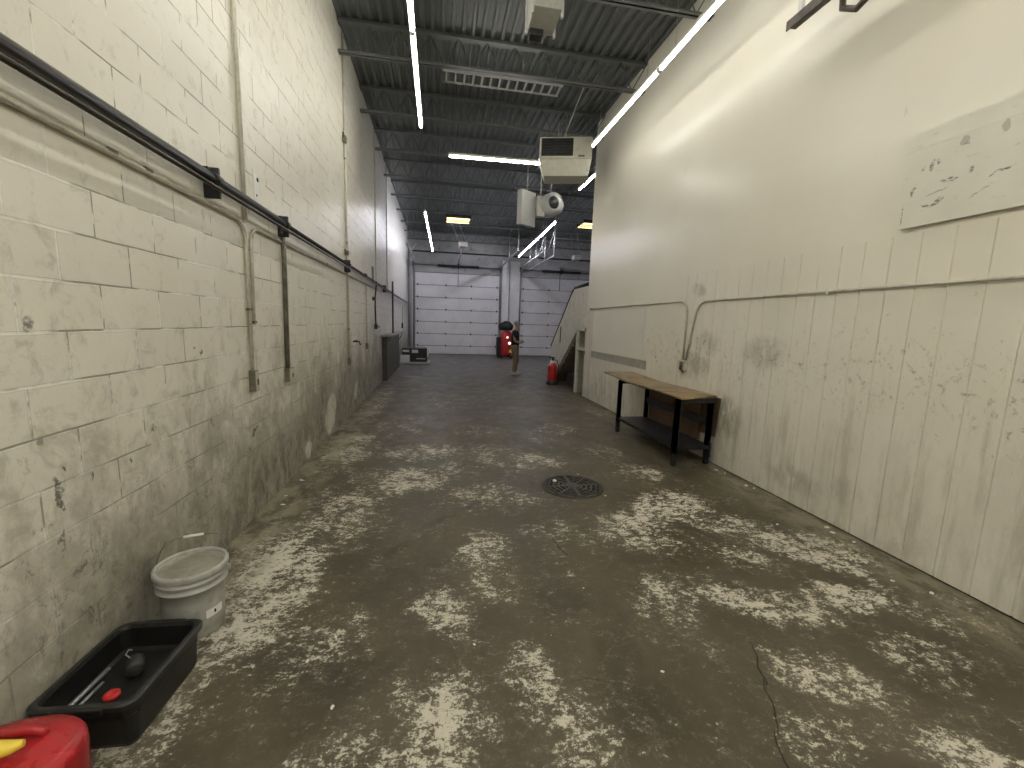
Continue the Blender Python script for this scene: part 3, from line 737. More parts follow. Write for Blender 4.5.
MB().tube([(.03, -.12, .11), (.03, -.03, .07)], .014, 8).build('stub', M['conduit_dk'], t)
t = thing('tap', 'dark hose tap sticking out of the left wall above the tall conduit box', 'tap', (xw, 8.0, 1.24))
MB().tube([(0, 0, .03), (.11, 0, .03), (.13, 0, -.03)], .013, 8).build('spout', M['dark_steel'], t)
MB().b2((.04, -.06, .04), (.07, .06, .055)).build('lever', M['dark_steel'], t)
# dark hose with bracket and nozzle
t = thing('air_hose', 'black air hose with nozzle hanging from the pipes on the left wall', 'hose', (xw, 10.45, 1.45))
pts = [(.09, .0, 1.10), (.075, .02, .95), (.06, -.03, .75), (.06, -.05, .5), (.055, .04, .25), (.06, .03, .06)]
MB().tube(pts, .018, 8).build('hose', M['black_pipe'], t)
MB().b2((.03, -.05, .0), (.10, .07, .12), bev=.012).build('nozzle_body', M['dark_steel'], t)
MB().tube([(.07, .06, .06), (.12, .20, .05)], .014, 8).build('nozzle', M['dark_steel'], t)
MB().b2((.0, -.10, 1.05), (.015, -.075, 1.42)).b2((.0, .075, 1.05), (.015, .10, 1.42)).b2((.0, -.10, 1.40), (.015, .10, 1.425)).build('hanger_frame', M['dark_steel'], t)
MB().b2((.0, -.09, .66), (.05, -.05, .74)).build('clip', M['dark_steel'], t)
# dark board with ledge against the far left wall
t = thing('wall_ledge', 'dark greasy board with a grey braced ledge along the far left wall', 'ledge', (xw, 13.8, 0))
MB().b2((0, -1.75, .0), (.13, 2.0, 1.22), bev=.01).build('board', M['dark_panel'], t)
MB().b2((0, -2.05, 1.22), (.28, 2.2, 1.27), bev=.006).build('ledge_top', M['ledge'], t)
for yy in (-1.5, 1.7): MB().tube([(.125, yy, .95), (.26, yy, 1.21)], .02, 6).build('brace', M['ledge'], t)
p = MB().tube([(xw + .12, 13.75, 1.27), (xw + .12, 13.75, 2.85)], .028, 8)
tag(recentre(p.build('pole', M['black_pipe'])), 'dark upright pole standing on the braced ledge beside the left wall pipes', 'pole')
tag(recentre(MB().tube([(xw + .14, YB - .30, 0), (xw + .14, YB - .30, 5.05), (xw + .40, YB - .34, 5.50)], .06, 12).build('drain_pipe', M['plate_white'])), 'pale vertical pipe in the far left corner beside the left garage door', 'pipe')
tag(recentre(MB().tube([(3.62, YB - .10, 0), (3.62, YB - .10, 4.8)], .05, 12).build('drain_pipe', M['white'])), 'white vertical pipe on the wall between the two garage doors', 'pipe')
t = thing('sensor', 'small dark outlet box on the far left wall near the corner', 'outlet', (xw, 18.5, 1.35))
MB().b2((0, -.06, 0), (.06, .06, .22), bev=.01).build('box', M['dark_steel'], t); MB().tube([(.03, 0, .22), (.03, 0, .9)], .012, 6).build('conduit_stub', M['conduit_dk'], t)

# ------------------------------------------------------------------ RIGHT WALL THINGS
t = thing('wall_board', 'scraped white board screwed to the right wall above the planks', 'board', (XR, 1.5, 2.46))
mb = MB().prism([(-.55, 2.46), (2.76, 2.46), (2.80, 3.00), (-.55, 3.00)], 'X', XR - .036, XR)
mb.prism([(-.55, 3.004), (2.80, 3.004), (2.80, 3.13), (-.55, 3.10)], 'X', XR - .030, XR)
o = mb.build('panel', M['board'], None); o.parent = t; o.matrix_parent_inverse = Matrix.Translation(-Vector(t.location))
xo = XR - .018
def rconduit(label, pts, clips):
    t = thing('conduit', label, 'conduit', pts[0])
    MB().tube(pts, .013, 10).build('run', M['conduit'], t, world=True)
    for c in clips: MB().box(Vector(c), (.03, .03, .045)).build('clip', M['conduit_white'], t, world=True)
rconduit('conduit along the right wall from the near end, bending down to the bench outlet', arc_pts((xo, YF, 2.035), (xo, 5.22, 2.045), (xo, 5.40, 1.22), .20), [(xo, 1.2, 2.04), (xo, 3.3, 2.04), (xo, 5.33, 1.5)])
rconduit('conduit along the right wall from the far corner, bending down to the bench outlet', arc_pts((xo, YE - .05, 2.065), (xo, 5.46, 2.065), (xo, 5.46, 1.24), .20), [(xo, 7.3, 2.065), (xo, 9.3, 2.065)])
t = thing('outlet_box', 'cream outlet box on the right wall above the workbench', 'outlet', (XR, 5.44, 1.10))
MB().b2((-.05, -.07, 0), (0, .09, .14), bev=.006).build('box', M['conduit'], t)
MB().b2((-.056, -.035, .02), (-.05, .04, .12), bev=.002).build('cover_plate', M['conduit_dk'], t)
MB().tube([(-.06, 0, .05), (-.085, -.02, .03), (-.06, -.08, -.02)], .010, 6).build('plug', M['dark_steel'], t)

# workbench
t = thing('workbench', 'black steel workbench with a stained plywood top against the right wall', 'workbench', (3.1, 5.45, 0))
NB = 14
def topz(f): return .868 + .035 * max(0, f - .55) / .45 * max(0, f - .55) / .45 + .004 * math.sin(f * 9)
vs = []
for i in range(NB + 1):
    f = i / NB; yy0 = 4.49 + (6.92 - 4.49) * f; yy1 = 4.66 + (6.93 - 4.66) * f
    for (xx, yy) in ((2.84, yy0), (3.405, yy1)):
        vs += [(xx, yy, topz(f) - .018), (xx, yy, topz(f))]
fs = []
for i in range(NB):
    a = 4 * i; b = a + 4
    fs += [(a + 1, a + 3, b + 3, b + 1), (a, b, b + 2, a + 2), (a, a + 1, b + 1, b), (a + 2, b + 2, b + 3, a + 3)]
fs += [(0, 2, 3, 1), (4 * NB, 4 * NB + 1, 4 * NB + 3, 4 * NB + 2)]
mb = MB().faces(vs, fs)
mb.b2((3.30, 4.62, .869), (3.40, 4.95, .875))
mb.build('benchtop', M['bench_top'], t, world=True)
for (lx, ly) in ((2.875, 4.62), (2.875, 6.28), (3.345, 4.66), (3.345, 6.28)):
    lg = MB().b2((lx - .022, ly - .028, 0), (lx + .022, ly - .020, .84)).b2((lx - .026, ly - .028, 0), (lx - .018, ly + .028, .84))
    lg.b2((lx - .026, ly - .028, .16), (lx + .026, ly + .028, .84))
    lg.build('leg', M['bench_steel'], t, world=True)
MB().b2((2.87, 4.60, .832), (2.885, 6.30, .848)).b2((3.335, 4.62, .785), (3.36, 6.30, .845)).b2((2.86, 4.60, .785), (3.36, 4.625, .845)).b2((2.86, 6.275, .785), (3.36, 6.30, .845)).build('apron', M['bench_steel'], t, world=True)
MB().b2((2.86, 4.60, .20), (3.365, 6.30, .245), bev=.004).build('lower_shelf', M['bench_steel'], t, world=True)
MB().b2((3.325, 4.64, .48), (3.345, 6.28, .575)).build('back_rail', M['bench_steel'], t, world=True)
MB().b2((3.34, 4.60, .10), (3.36, 4.72, .30)).build('foot_plate', M['bench_steel'], t, world=True)
mb = MB().faces([(3.395, 4.60, .36), (3.395, 6.26, .30), (3.415, 6.26, .845), (3.415, 4.585, .845), (3.401, 4.60, .36), (3.401, 6.26, .30), (3.422, 6.26, .845), (3.422, 4.585, .845)],
                [(0, 1, 2, 3), (7, 6, 5, 4), (0, 4, 5, 1), (1, 5, 6, 2), (2, 6, 7, 3), (3, 7, 4, 0)])
mb.b2((3.375, 4.9, .245), (3.385, 6.25, .78)); 
tag(recentre(mb.build('hardboard_sheet', M['brown_board'])), 'brown hardboard sheet held between the workbench and the right wall', 'board')

# ------------------------------------------------------------------ FLOOR DRAIN
def drain():
    t = thing('floor_drain', 'round cast iron drain grate set in the concrete floor', 'drain', (1.40, 4.07, 0))
    MB().lathe([(.325, .0), (.325, .006), (.315, .012), (.285, .012), (.283, .004), (.283, .0)], seg=48).build('rim', M['iron'], t)
    MB().lathe([(0, .0015), (.284, .0015), (.284, .0005), (0, .0005)], seg=48).build('sump', M['black'], t)
    mb = MB()
    R = .284
    # quadrants of parallel bars, tangential, with radial ribs
    for q in range(8):
        a = q * PI / 4 + PI / 8
        for j, rr in enumerate((.095, .145, .195, .245, .279)):
            half = rr * math.tan(PI / 8) * .98
            ca, sa = math.cos(a), math.sin(a)
            mb.box((rr * ca, rr * sa, .007), (.021, half * 2 + .006, .010), rot=rotz(a))
        b = q * PI / 4
        mb.box((.18 * math.cos(b), .18 * math.sin(b), .0075), (.23, .020 if q % 2 else .034, .011), rot=rotz(b))
    for q in range(8):
        a = q * PI / 4 + PI / 8
        for rr in (.185, .262) if q % 2 else (.225,):
            mb.box((rr * math.cos(a), rr * math.sin(a), .007), (.055, .016, .010), rot=rotz(a))
    mb.lathe([(.0, .013), (.06, .013), (.075, .012), (.075, .002), (0, .002)], seg=24)
    mb.build('grate', M['iron'], t)
drain()
tag(recentre(MB().lathe([(0, 0), (.019, 0), (.021, .004), (.019, .016), (.012, .019), (0, .019)], (1.245, 4.20, .0125), 16).build('bottle_cap', M['white'])), 'white plastic cap lying on the drain grate', 'cap')

# ------------------------------------------------------------------ BUCKET
t = thing('bucket', 'dirty white lidded pail beside the left wall behind the black tub', 'bucket', (-1.275, 2.335, 0), .3)
MB().lathe([(0, 0), (.122, 0), (.130, .006), (.1375, .18), (.1435, .265), (.158, .268), (.158, .276), (.146, .280), (.147, .305), (.160, .308), (.160, .318), (.148, .322), (.150, .352), (.142, .352), (.140, .3), (0, .3)], seg=40).build('body', M['bucket'], t)
ld = MB().lathe([(.1475, .352), (.146, .350), (.10, .350), (.095, .3535), (0, .3535), (0, .347), (.1475, .347)], seg=40).build('lid', M['lid'], t)
MB().lathe([(.150, .338), (.163, .338), (.166, .343), (.164, .350), (.166, .356), (.164, .367), (.159, .371), (.152, .371), (.1475, .366), (.1465, .350), (.150, .346), (.150, .338)], seg=40).build('lid_rim', M['bucket'], ld)
pts = [(-.153 * math.cos(a) , .045 + .03 * math.sin(a), .30 + .175 * math.sin(a)) for a in [i / 16 * PI for i in range(17)]]
pts = []
for i in range(17):
    a = i / 16 * PI
    sx = math.cos(a)
    pts.append((-.163 * sx * (1 if abs(sx) > .5 else 1), .02 + .075 * math.sin(a), .30 + min(.175, .24 * math.sin(a))))
h = MB().tube(pts, .0032, 6).build('bail_handle', M['wire'], t)
MB().tube([(-.045, .095, .475), (.045, .095, .475)], .0075, 8).build('grip', M['white'], h)
for s in (-1, 1): MB().box((s * .160, .02, .30), (.016, .03, .03), bev=.004).build('handle_lug', M['bucket'], t)
lab = MB(); R0 = .1395
vs = []; fs = []
for i in range(7):
    a = -1.05 + i * .11
    for zq, rq in ((.10, .1352), (.145, .1370)): vs.append(((rq + .0008) * math.cos(a), (rq + .0008) * math.sin(a), zq))
for i in range(6): fs.append((2 * i, 2 * i + 2, 2 * i + 3, 2 * i + 1))
lab.faces(vs, fs); lab.build('label', M['white'], t)
MB().sphere((.1372 * math.cos(-.72), .1372 * math.sin(-.72), .122), .009, (.5, .8, 1.2), 8).build('label_mark', M['dark_steel'], t)

# ------------------------------------------------------------------ BLACK TUB
def tub():
    t = thing('plastic_tub', 'open black plastic tub on the floor between red can and white pail', 'tub', (-1.295, 1.865, 0), -.05)
    def loop(hx, hy, r, z, n=6):
        out = []
        for cx, cy, a0 in ((hx - r, hy - r, 0), (-hx + r, hy - r, PI / 2), (-hx + r, -hy + r, PI), (hx - r, -hy + r, 1.5 * PI)):
            for i in range(n + 1):
                a = a0 + i / n * PI / 2
                out.append((cx + r * math.cos(a), cy + r * math.sin(a), z))
        return out
    def loft(loops, name, mat, capb=True):
        mb = MB(); rings = [[mb.bm.verts.new(p) for p in l] for l in loops]
        m = len(rings[0])
        for A, B in zip(rings, rings[1:]):
            for k in range(m): mb.bm.faces.new((A[k], A[(k + 1) % m], B[(k + 1) % m], B[k])).smooth = False
        if capb:
            mb.bm.faces.new(list(reversed(rings[0]))); mb.bm.faces.new(rings[-1])
        return mb.build(name, mat, t)
    loft([loop(.152, .204, .03, 0), loop(.160, .213, .035, .02), loop(.166, .219, .04, .135), loop(.170, .222, .045, .14), loop(.174, .228, .045, .195), loop(.160, .214, .04, .195),
          loop(.154, .208, .035, .135), loop(.150, .204, .03, .105), loop(.132, .184, .03, .098)], 'body', M['tub'])
    R = loft([loop(.173, .227, .045, .188), loop(.187, .241, .05, .186), loop(.188, .242, .05, .205), loop(.180, .235, .05, .211), loop(.166, .220, .04, .211), loop(.160, .214, .04, .190)], 'rim', M['tubrim'], False)
    # notched grips at each short end
    for s in (-1, 1):
        MB().box((0, s * .238, .193), (.18, .026, .030), bev=.007).build('end_grip', M['tub'], t)
    for s in (-1, 1):
        MB().box((s * .166, 0, .137), (.012, .37, .010), bev=.002).build('side_ridge', M['tubrim'], t)
tub()
def intub(x, y, z): return Vector((-1.295, 1.865, 0)) + rotz(-.05) @ Vector((x, y, z))
tag(recentre(MB().tube([intub(-.132, -.135, .1065), intub(-.130, .075, .1065)], .008, 8).build('rod', M['rod_grey'])), 'long grey rod in the black tub, nearest the block wall', 'rod')
tag(recentre(MB().tube([intub(-.100, -.135, .105), intub(-.098, .0, .105)], .0065, 8).build('rod', M['rod_grey'])), 'shorter grey rod in the black tub, beside the red cap', 'rod')
c = intub(-.012, -.072, .0985)
t = thing('screw_cap', 'red plastic cap lying in the black tub', 'cap', c, 0)
MB().lathe([(0, 0), (.027, 0), (.029, .003), (.029, .014), (.025, .017), (.010, .017), (.008, .014), (0, .014)], seg=24).build('cap', M['red_cap'], t)
c = intub(-.01, .055, .0985)
t = thing('oil_filter', 'dark round oil filter with a hooked wire lying in the black tub', 'filter', c, .5)
MB().lathe([(0, -.04), (.026, -.04), (.033, -.034), (.034, .028), (.030, .036), (.015, .039), (0, .039)], (0, 0, .034), 24, axis='Y').build('canister', M['dark_lump'], t)
MB().tube([(-.015, .02, .062), (-.03, .035, .075), (-.02, .05, .084), (-.008, .048, .078)], .0028, 6).build('wire_hook', M['rod_grey'], t)

# ------------------------------------------------------------------ RED GAS CAN
def gascan():
    t = thing('fuel_can', 'red fuel can with yellow spout in the bottom left corner', 'fuel can', (-1.262, 1.312, 0), .06)
    def se(hx, hy, z, n=40, e=2.25):
        out = []
        for i in range(n):
            a = 2 * PI * i / n; c, s = math.cos(a), math.sin(a)
            out.append((hx * math.copysign(abs(c) ** (2 / e), c), hy * math.copysign(abs(s) ** (2 / e), s), z))
        return out
    mb = MB()
    loops = [se(.178, .138, 0), se(.188, .148, .012), se(.19, .15, .325), se(.189, .149, .340), se(.182, .142, .354), se(.15, .11, .364), se(.08, .055, .368)]
    rings = [[mb.bm.verts.new(p) for p in l] for l in loops]; m = 40
    for A, B in zip(rings, rings[1:]):
        for k in range(m): mb.bm.faces.new((A[k], A[(k + 1) % m], B[(k + 1) % m], B[k])).smooth = True
    mb.bm.faces.new(list(reversed(rings[0]))); mb.bm.faces.new(rings[-1])
    mb.build('body', M['red_can'], t)
    # carry handle: rounded bar rising from the dome
    MB().tube([(.075, .055, .358), (.070, .055, .378), (.045, .055, .388), (-.10, .055, .392), (-.125, .055, .385), (-.130, .055, .355)], [.010, .014, .015, .015, .014, .010], 10).build('handle', M['red_can'], t)
    s = MB().lathe([(.0, 0), (.036, 0), (.038, .006), (.038, .030), (.030, .036), (0, .036)], (-.05, -.02, .358), 20).build('spout_collar', M['yellow'], t)
    MB().tube([(-.05, -.02, .385), (-.035, -.02, .400), (.0, -.018, .402), (.045, -.012, .400), (.068, -.006, .402)], [.030, .032, .028, .018, .010], 12).build('spout', M['yellow'], t)
    # yellow warning stripe label on the front side
    vs = []; fs = []
    n = 9
    for i in range(n):
        a = -1.2 + i * .13; c, sn = math.cos(a), math.sin(a)
        px, py = .1915 * math.copysign(abs(c) ** (2 / 2.25), c), .1515 * math.copysign(abs(sn) ** (2 / 2.25), sn)
        vs += [(px, py, .19), (px, py, .235)]
    for i in range(n - 1): fs.append((2 * i, 2 * i + 2, 2 * i + 3, 2 * i + 1))
    MB().faces(vs, fs, True).build('label', M['yellow'], t)
gascan()

# ------------------------------------------------------------------ STAIR (descends away from the office block along the wall line)
t = thing('staircase', 'cream boxed-in staircase with dark handrail beyond the right wall corner', 'staircase', (XR, 11, 0))
def sp(poly, x0, x1): return MB().prism(poly, 'X', x0, x1)
sp([(12.55, .0), (12.62, .12), (12.56, 1.08), (10.80, 2.48), (10.58, 2.60), (YE, 2.60), (YE, 1.62), (10.27, 1.62), (10.27, 1.50), (11.60, .60), (12.35, .05), (12.40, 0)], XR, XR + .06).build('side_panel', M['stair'], t, world=True)
MB().tube([(XR + .03, 12.66, 1.06), (XR + .03, 12.55, 1.13), (XR + .03, 10.80, 2.54), (XR + .03, 10.58, 2.64), (XR + .03, YE, 2.65)], .045, 8).build('handrail', M['dark_steel'], t, world=True)
sp([(12.36, .0), (12.42, .0), (10.36, 1.52), (10.27, 1.50)], XR - .02, XR + .09).build('stringer', M['stair'], t, world=True)
sp([(11.72, 1.18), (11.64, 1.18), (11.62, 1.66), (11.70, 1.62)], XR - .004, XR + .001).build('slot', M['black'], t, world=True)
for i in range(7):
    yy = 12.42 - .30 * i; zz = .19 * (i + 1)
    MB().b2((XR + .06, yy - .30, zz - .04), (XR + 1.1, yy, zz)).b2((XR + .06, yy - .02, zz - .19), (XR + 1.1, yy, zz - .04)).build('step', M['stair_dk'], t, world=True)
MB().b2((XR + .06, YE, 1.50), (XR + 1.1, 10.36, 1.58)).build('landing', M['stair_dk'], t, world=True)
sp([(12.55, .0), (12.56, 1.08), (10.80, 2.48), (YE, 2.58), (YE, 1.5), (10.3, 1.5), (12.3, .0)], XR + 1.1, XR + 1.16).build('far_panel', M['stair'], t, world=True)
# alcove under the landing
t = thing('shelf_alcove', 'narrow cream alcove with a shelf under the stair landing', 'shelving', (XR, 9.9, 0))
MB().b2((XR, 10.17, 0), (XR + .06, 10.27, 1.62)).b2((XR, YE, 0), (XR + .05, YE + .06, 1.62)).b2((XR, YE, 1.56), (XR + .06, 10.27, 1.62)).build('frame', M['stair'], t, world=True)
MB().b2((XR + .28, YE, 0), (XR + .30, 10.25, 1.49)).b2((XR + .06, 10.21, 0), (XR + .28, 10.25, 1.49)).build('back_panel', M['alcove'], t, world=True)
MB().b2((XR - .01, YE + .02, 1.09), (XR + .28, 10.2, 1.15)).build('shelf', M['stair'], t, world=True)
for zz in (1.0, 1.55): MB().b2((XR - .03, YE + .0, zz), (XR, YE + .04, zz + .09), bev=.006).build('latch', M['alcove'], t, world=True)
# dark tote beneath the stair and extinguisher in front
t = thing('storage_tote', 'black plastic tote on the floor under the staircase', 'box', (XR + .42, 10.85, 0))
mb = MB().box((0, 0, .19), (.52, 1.05, .38), bev=.03); mb.build('body', M['case'], t)
MB().box((0, 0, .40), (.56, 1.11, .04), bev=.012).build('lid', M['case'], t)
t = thing('fire_extinguisher', 'red fire extinguisher standing on the floor at the foot of the staircase', 'fire extinguisher', (3.22, 11.6, 0))
MB().lathe([(0, .06), (.135, .06), (.14, .09), (.14, .48), (.125, .55), (.07, .61), (.045, .63), (0, .63)], seg=24).build('cylinder', M['ext_red'], t)
MB().lathe([(0, 0), (.165, 0), (.17, .03), (.155, .10), (.141, .12), (.141, .06), (0, .06)], seg=24).build('base_ring', M['dark_lump'], t)
MB().lathe([(.048, .60), (.075, .602), (.08, .64), (.06, .68), (0, .68)], seg=16).build('collar', M['pale_label'], t)
MB().b2((-.03, -.02, .66), (.03, .02, .78)).b2((-.10, -.012, .76), (.06, .012, .785)).build('valve', M['dark_steel'], t)
MB().tube([(.04, -.02, .71), (.12, -.04, .68), (.165, -.05, .5), (.16, -.05, .25)], .014, 6).build('hose', M['dark_lump'], t)

# ------------------------------------------------------------------ RED MACHINE between the doors
t = thing('compressor', 'red upright wheeled compressor with a black bag on top between garage doors', 'machine', (3.30, 20.6, 0))
MB().lathe([(0, .10), (.22, .10), (.275, .16), (.285, .30), (.285, 1.10), (.26, 1.24), (.16, 1.33), (0, 1.35)], seg=28).build('tank', M['red_steel'], t)
MB().b2((-.30, -.28, .0), (-.18, .28, .12), bev=.02).b2((.18, -.28, .0), (.30, .28, .12), bev=.02).b2((-.22, -.1, .06), (.22, .1, .13)).build('skid', M['dark_steel'], t)
for s in (-1, 1): MB().lathe([(0, -.04), (.10, -.04), (.14, -.03), (.14, .03), (.10, .04), (0, .04)], (s * .37, .12, .14), 20, axis='X').build('wheel', M['dark_lump'], t)
MB().b2((-.47, -.12, .10), (-.28, .15, 1.02), bev=.03).build('motor_cover', M['case'], t)
for (x, z, r) in ((.02, 1.02, .055), (.13, .74, .07)):
    MB().lathe([(0, -.31), (r, -.31), (r, -.27), (0, -.27)], (x, 0, z), 16, axis='Y').build('gauge', M['gauge'], t)
MB().b2((.12, -.30, .28), (.24, -.26, .42), bev=.01).build('rating_plate', M['yellow'], t)
o = MB().sphere((0, 0, 0), .33, (1.12, .9, .80), 20)
for v in o.bm.verts:
    d = noise.noise(v.co * 5.0) * .07; v.co += v.co.normalized() * d
for v in o.bm.verts: v.co.z = max(v.co.z + .17, 0) + .05 * noise.noise(v.co * 7.0) * (v.co.z > -.1)
for v in o.bm.verts: v.co.z = max(v.co.z, 0)
bmesh.ops.translate(o.bm, vec=(.0, 0, .0), verts=o.bm.verts)
b = o.build('bag', M['black_cloth']); b.location = (3.30, 20.6, 1.352); tag(b, 'black lumpy bag resting on top of the red compressor', 'bag')

# ------------------------------------------------------------------ black equipment on a white skid, far left
t = thing('equipment_case', 'long black equipment case with pale label panels on a white skid, far left', 'equipment', (-.87, 17.2, 0))
MB().b2((-.57, -.42, .0), (.57, .42, .09), bev=.01).b2((-.60, -.44, .03), (.60, -.40, .09)).build('skid', M['skid'], t)
MB().b2((-.50, -.36, .09), (.46, .36, .62), bev=.025).build('case', M['case'], t)
MB().b2((-.55, -.38, .09), (-.20, -.355, .36), bev=.008).build('pale_panel', M['pale_label'], t)
MB().b2((-.46, -.366, .47), (-.22, -.358, .55)).build('label', M['pale_label'], t)
MB().b2((-.12, -.366, .44), (.12, -.358, .56)).build('label', M['pale_label'], t)
MB().b2((.44, -.30, .30), (.52, .30, .60), bev=.02).build('end_cover', M['pale_label'], t)
MB().tube([(.10, 0, .62), (.12, 0, .70), (.34, 0, .70), (.36, 0, .62)], .02, 8).build('handle', M['grey_box'], t)
MB().b2((.05, -.366, .20), (.40, -.358, .24)).build('rub_strip', M['grey_box'], t)

# ------------------------------------------------------------------ PERSON
def skin_mesh(name, verts, edges, radii, mat, parent, root=0, levels=2):
    me = bpy.data.meshes.new(name); me.from_pydata(verts, edges, [])
    o = bpy.data.objects.new(name, me); COL.objects.link(o)
    md = o.modifiers.new('Skin', 'SKIN'); md.use_smooth_shade = True
    for i, r in enumerate(radii):
        sv = me.skin_vertices[0].data[i]; sv.radius = r if isinstance(r, tuple) else (r, r)
        sv.use_root = (i == root)
    o.modifiers.new('Sub', 'SUBSURF').levels = levels
    o.modifiers['Sub'].render_levels = levels
    bpy.context.view_layer.update()
    dg = bpy.context.evaluated_depsgraph_get()
    m2 = bpy.data.meshes.new_from_object(o.evaluated_get(dg)); m2.name = name
    o.modifiers.clear(); o.data = m2; bpy.data.meshes.remove(me)
    m2.materials.clear(); m2.materials.append(mat)
    for p in m2.polygons: p.use_smooth = True
    o.parent = parent
    return o
def person():
    # faces local +Y; turned so that the photo sees the right-facing profile
    t = thing('person', 'person in black t-shirt and khaki trousers standing, looking down at the hands', 'person', (2.50, 13.72, 0), -PI / 2 - .12)
    V = []; E = []; R = []
    def add(p, r, par=None):
        V.append(p); R.append(r)
        if par is not None: E.append((par, len(V) - 1))
        return len(V) - 1
    pel = add((0, 0, .93), .10); wai = add((0, .005, 1.06), .115, pel); che = add((0, .0, 1.27), (.135, .125), wai); upc = add((0, -.015, 1.40), (.13, .10), che)
    nk = add((0, .01, 1.50), .058, upc); nk2 = add((0, .035, 1.55), .055, nk)
    for s in (-1, 1):
        hip = add((.085 * s, 0, .88), .08, pel); th = add((.095 * s, .01, .70), .085, hip); kn = add((.10 * s, .025 + .05 * (s < 0), .48), .060, th)
        cf = add((.10 * s, .0 + .03 * (s < 0), .32), .057, kn); an = add((.10 * s, -.02 + .05 * (s < 0), .085), .038, cf)
        he = add((.10 * s, -.03 + .05 * (s < 0), .05), .038, an); to = add((.115 * s, .13 + .05 * (s < 0), .035), .032, he)
        sh = add((.18 * s, -.02, 1.40), .062, upc); el = add((.225 * s, -.03, 1.13), .044, sh); wr = add((.12 * s, .165, 1.07), .030, el)
        palm = add((.075 * s, .225, 1.09), .034, wr)
        for f in range(4):
            k1 = add(((.040 + .0) * s, .265 - .012 * abs(f - 1), 1.115 - .020 * f), .0095, palm)
            k2 = add(((.015) * s, .28 - .012 * abs(f - 1), 1.118 - .020 * f), .0085, k1)
            add((-.006 * s, .265 - .01 * abs(f - 1), 1.116 - .020 * f), .0075, k2)
        tb = add((.05 * s, .205, 1.128), .012, palm); add((.025 * s, .225, 1.150), .010, tb)
    # skull and face as part of the same surface
    hd = add((0, .065, 1.655), (.080, .088), nk2); cr = add((0, .055, 1.715), (.072, .078), hd)
    add((0, .135, 1.615), (.038, .036), hd)            # jaw and chin, tipped down
    add((0, .165, 1.655), .014, hd)                    # nose
    for s in (-1, 1): add((.085 * s, .055, 1.65), .014, hd)   # ears
    body = skin_mesh('body', V, E, R, M['skin'], t)
    for s in (-1, 1):
        MB().sphere((.030 * s, .143, 1.683), .010, (1, .7, .8), 8).build('eye', M['dark_steel'], t)
    MB().box((0, .171, 1.612), (.04, .010, .008), rot=rotx(-.3), bev=.002).build('mouth', M['red_cap'] if False else M['khaki'], t)
    # hair cap
    h = MB().sphere((0, .045, 1.700), .098, (.93, 1.05, .92), 20)
    for v in list(h.bm.verts):
        if v.co.y > .12 and v.co.z < 1.715: v.co.y = .12 - (.02 if v.co.z < 1.68 else 0)
        if v.co.z < 1.63: v.co.z = 1.63 + (v.co.z - 1.63) * .2
    h.build('hair', M['hair'], t)
    # t-shirt
    sv = [(0, 0, .93), (0, .005, 1.06), (0, 0, 1.27), (0, -.015, 1.40), (0, -.0, 1.475)]
    sr = [.150, .145, (.160, .150), (.152, .125), .075]; se = [(0, 1), (1, 2), (2, 3), (3, 4)]
    for s in (-1, 1):
        i = len(sv); sv += [(.185 * s, -.02, 1.41), (.215 * s, .015, 1.20)]; sr += [.082, .070]; se += [(3, i), (i, i + 1)]
    skin_mesh('shirt', sv, se, sr, M['shirt'], t)
    tv = [(0, 0, 1.03), (0, 0, .92)]; tr = [.140, .152]; te = [(0, 1)]
    for s in (-1, 1):
        i = len(tv); d = .05 * (s < 0)
        tv += [(.092 * s, 0, .83), (.097 * s, .012, .68), (.10 * s, .025 + d, .48), (.10 * s, .0 + d * .7, .30), (.10 * s, -.015 + d, .11)]
        tr += [.122, .108, .086, .076, .068]; te += [(1, i), (i, i + 1), (i + 1, i + 2), (i + 2, i + 3), (i + 3, i + 4)]
    skin_mesh('trousers', tv, te, tr, M['khaki'], t)
    for s in (-1, 1):
        d = .05 * (s < 0)
        o = MB().sphere((0, 0, 0), .5, (.105, .30, .125), 18)
        for v in o.bm.verts:
            v.co.z = max(v.co.z, -.042)
            if v.co.y > 0: v.co.z = min(v.co.z, .055 - v.co.y * .25)
        bmesh.ops.translate(o.bm, vec=(.107 * s, .045 + d, .042), verts=o.bm.verts)
        o.build('shoe', M['shoe'], t)
    c = thing('phone', 'dark phone held in both hands of the standing person', 'phone', (2.50, 13.72, 1.14), -PI / 2 - .12)
    MB().box((0, .262, -.018), (.075, .012, .14), rot=rotx(.9), bev=.003).build('case', M['case'], c)
person()

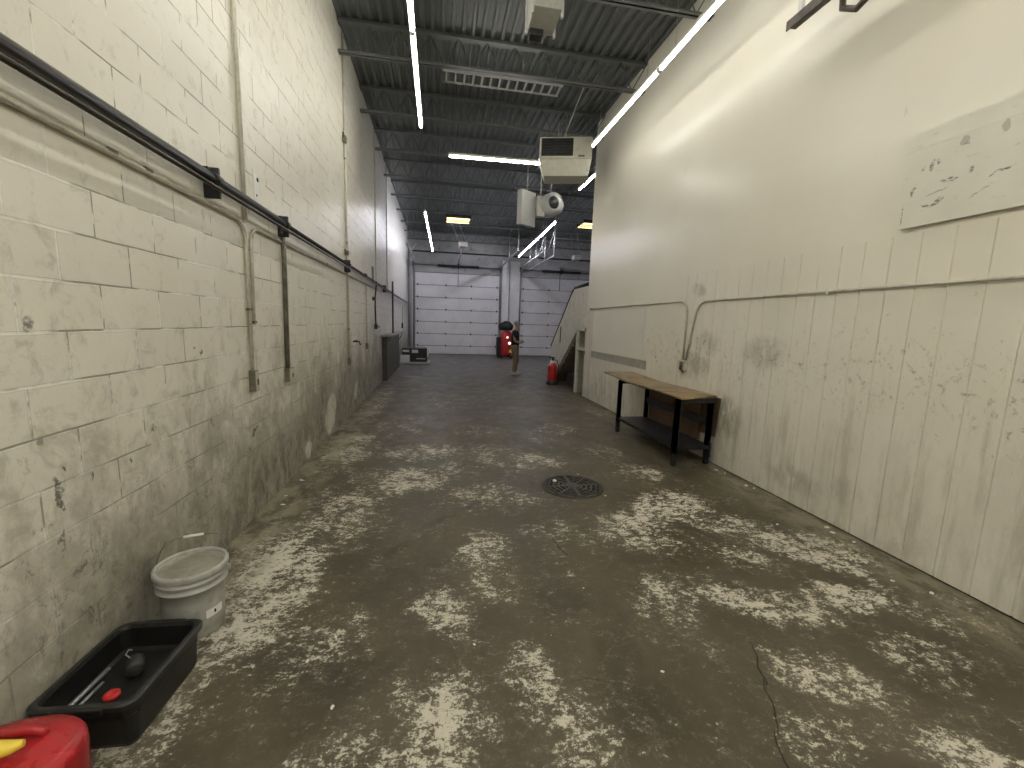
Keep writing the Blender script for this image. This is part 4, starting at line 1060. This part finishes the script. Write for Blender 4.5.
# ------------------------------------------------------------------ paint chips on the floor
base = MB().prism([(-.02, -.008), (.012, -.014), (.022, .004), (.002, .013), (-.016, .007)], 'Z', 0, .003).build('paint_chip', M['chip'])
tag(base, 'white paint chip lying on the dirty concrete floor', 'debris', 'white paint chips on the floor')
spots = [(3.33, 4.42, 1.6), (3.36, 4.30, 1.0), (3.34, 3.92, 1.7), (3.37, 3.84, 1.2), (3.36, 2.95, 1.5), (3.32, 2.86, 1.2), (3.35, 2.70, 1.0), (2.70, 3.25, .7), (2.95, 3.05, .8), (3.1, 2.2, .9), (3.22, 2.05, 1.1), (1.60, 3.86, .7), (1.66, 3.80, .7),
         (-.52, 2.15, .6), (-.62, 2.0, .6), (-.44, 1.72, .7), (.5, 3.0, .5), (1.1, 1.7, .6), (2.3, 1.9, .8), (-1.38, 4.5, 1.5), (-1.36, 3.9, 1.3), (-1.40, 4.1, .9), (.2, 2.0, .5), (2.3, 2.75, .7)]
for i, (x, y, s) in enumerate(spots):
    o = base if i == 0 else base.copy()
    if i: COL.objects.link(o)
    o.location = (x, y, 0); o.rotation_euler = (0, 0, random.uniform(0, 6.28)); o.scale = (s * .8, s * .8, 1)

# ------------------------------------------------------------------ WORLD, CAMERA, VIEW
w = bpy.data.worlds.new('World'); SC.world = w; w.use_nodes = True
w.node_tree.nodes['Background'].inputs[0].default_value = (.5, .55, .6, 1); w.node_tree.nodes['Background'].inputs[1].default_value = .02
yaw, pitch, roll = math.radians(10.0957), math.radians(8.0663), math.radians(-1.8313)
f = Vector((math.sin(yaw) * math.cos(pitch), math.cos(yaw) * math.cos(pitch), -math.sin(pitch)))
r = Vector((math.cos(yaw), -math.sin(yaw), 0)); d = f.cross(r)
r2 = r * math.cos(roll) + d * math.sin(roll); d2 = -r * math.sin(roll) + d * math.cos(roll)
cam = bpy.data.cameras.new('Camera'); co = bpy.data.objects.new('Camera', cam); COL.objects.link(co)
m = Matrix((r2, -d2, -f)).transposed().to_4x4(); m.translation = (0, 0, 1.67)
co.matrix_world = m
cam.sensor_width = 36; cam.lens = 36 * 423 / 1024; cam.clip_start = .02
SC.camera = co
SC.view_settings.view_transform = 'Standard'; SC.view_settings.look = 'None'
SC.view_settings.gamma = 1; SC.view_settings.use_curve_mapping = False
SC.view_settings.exposure = 0.92
SC.cycles.use_denoising = True
SC.cycles.max_bounces = 10; SC.cycles.diffuse_bounces = 6
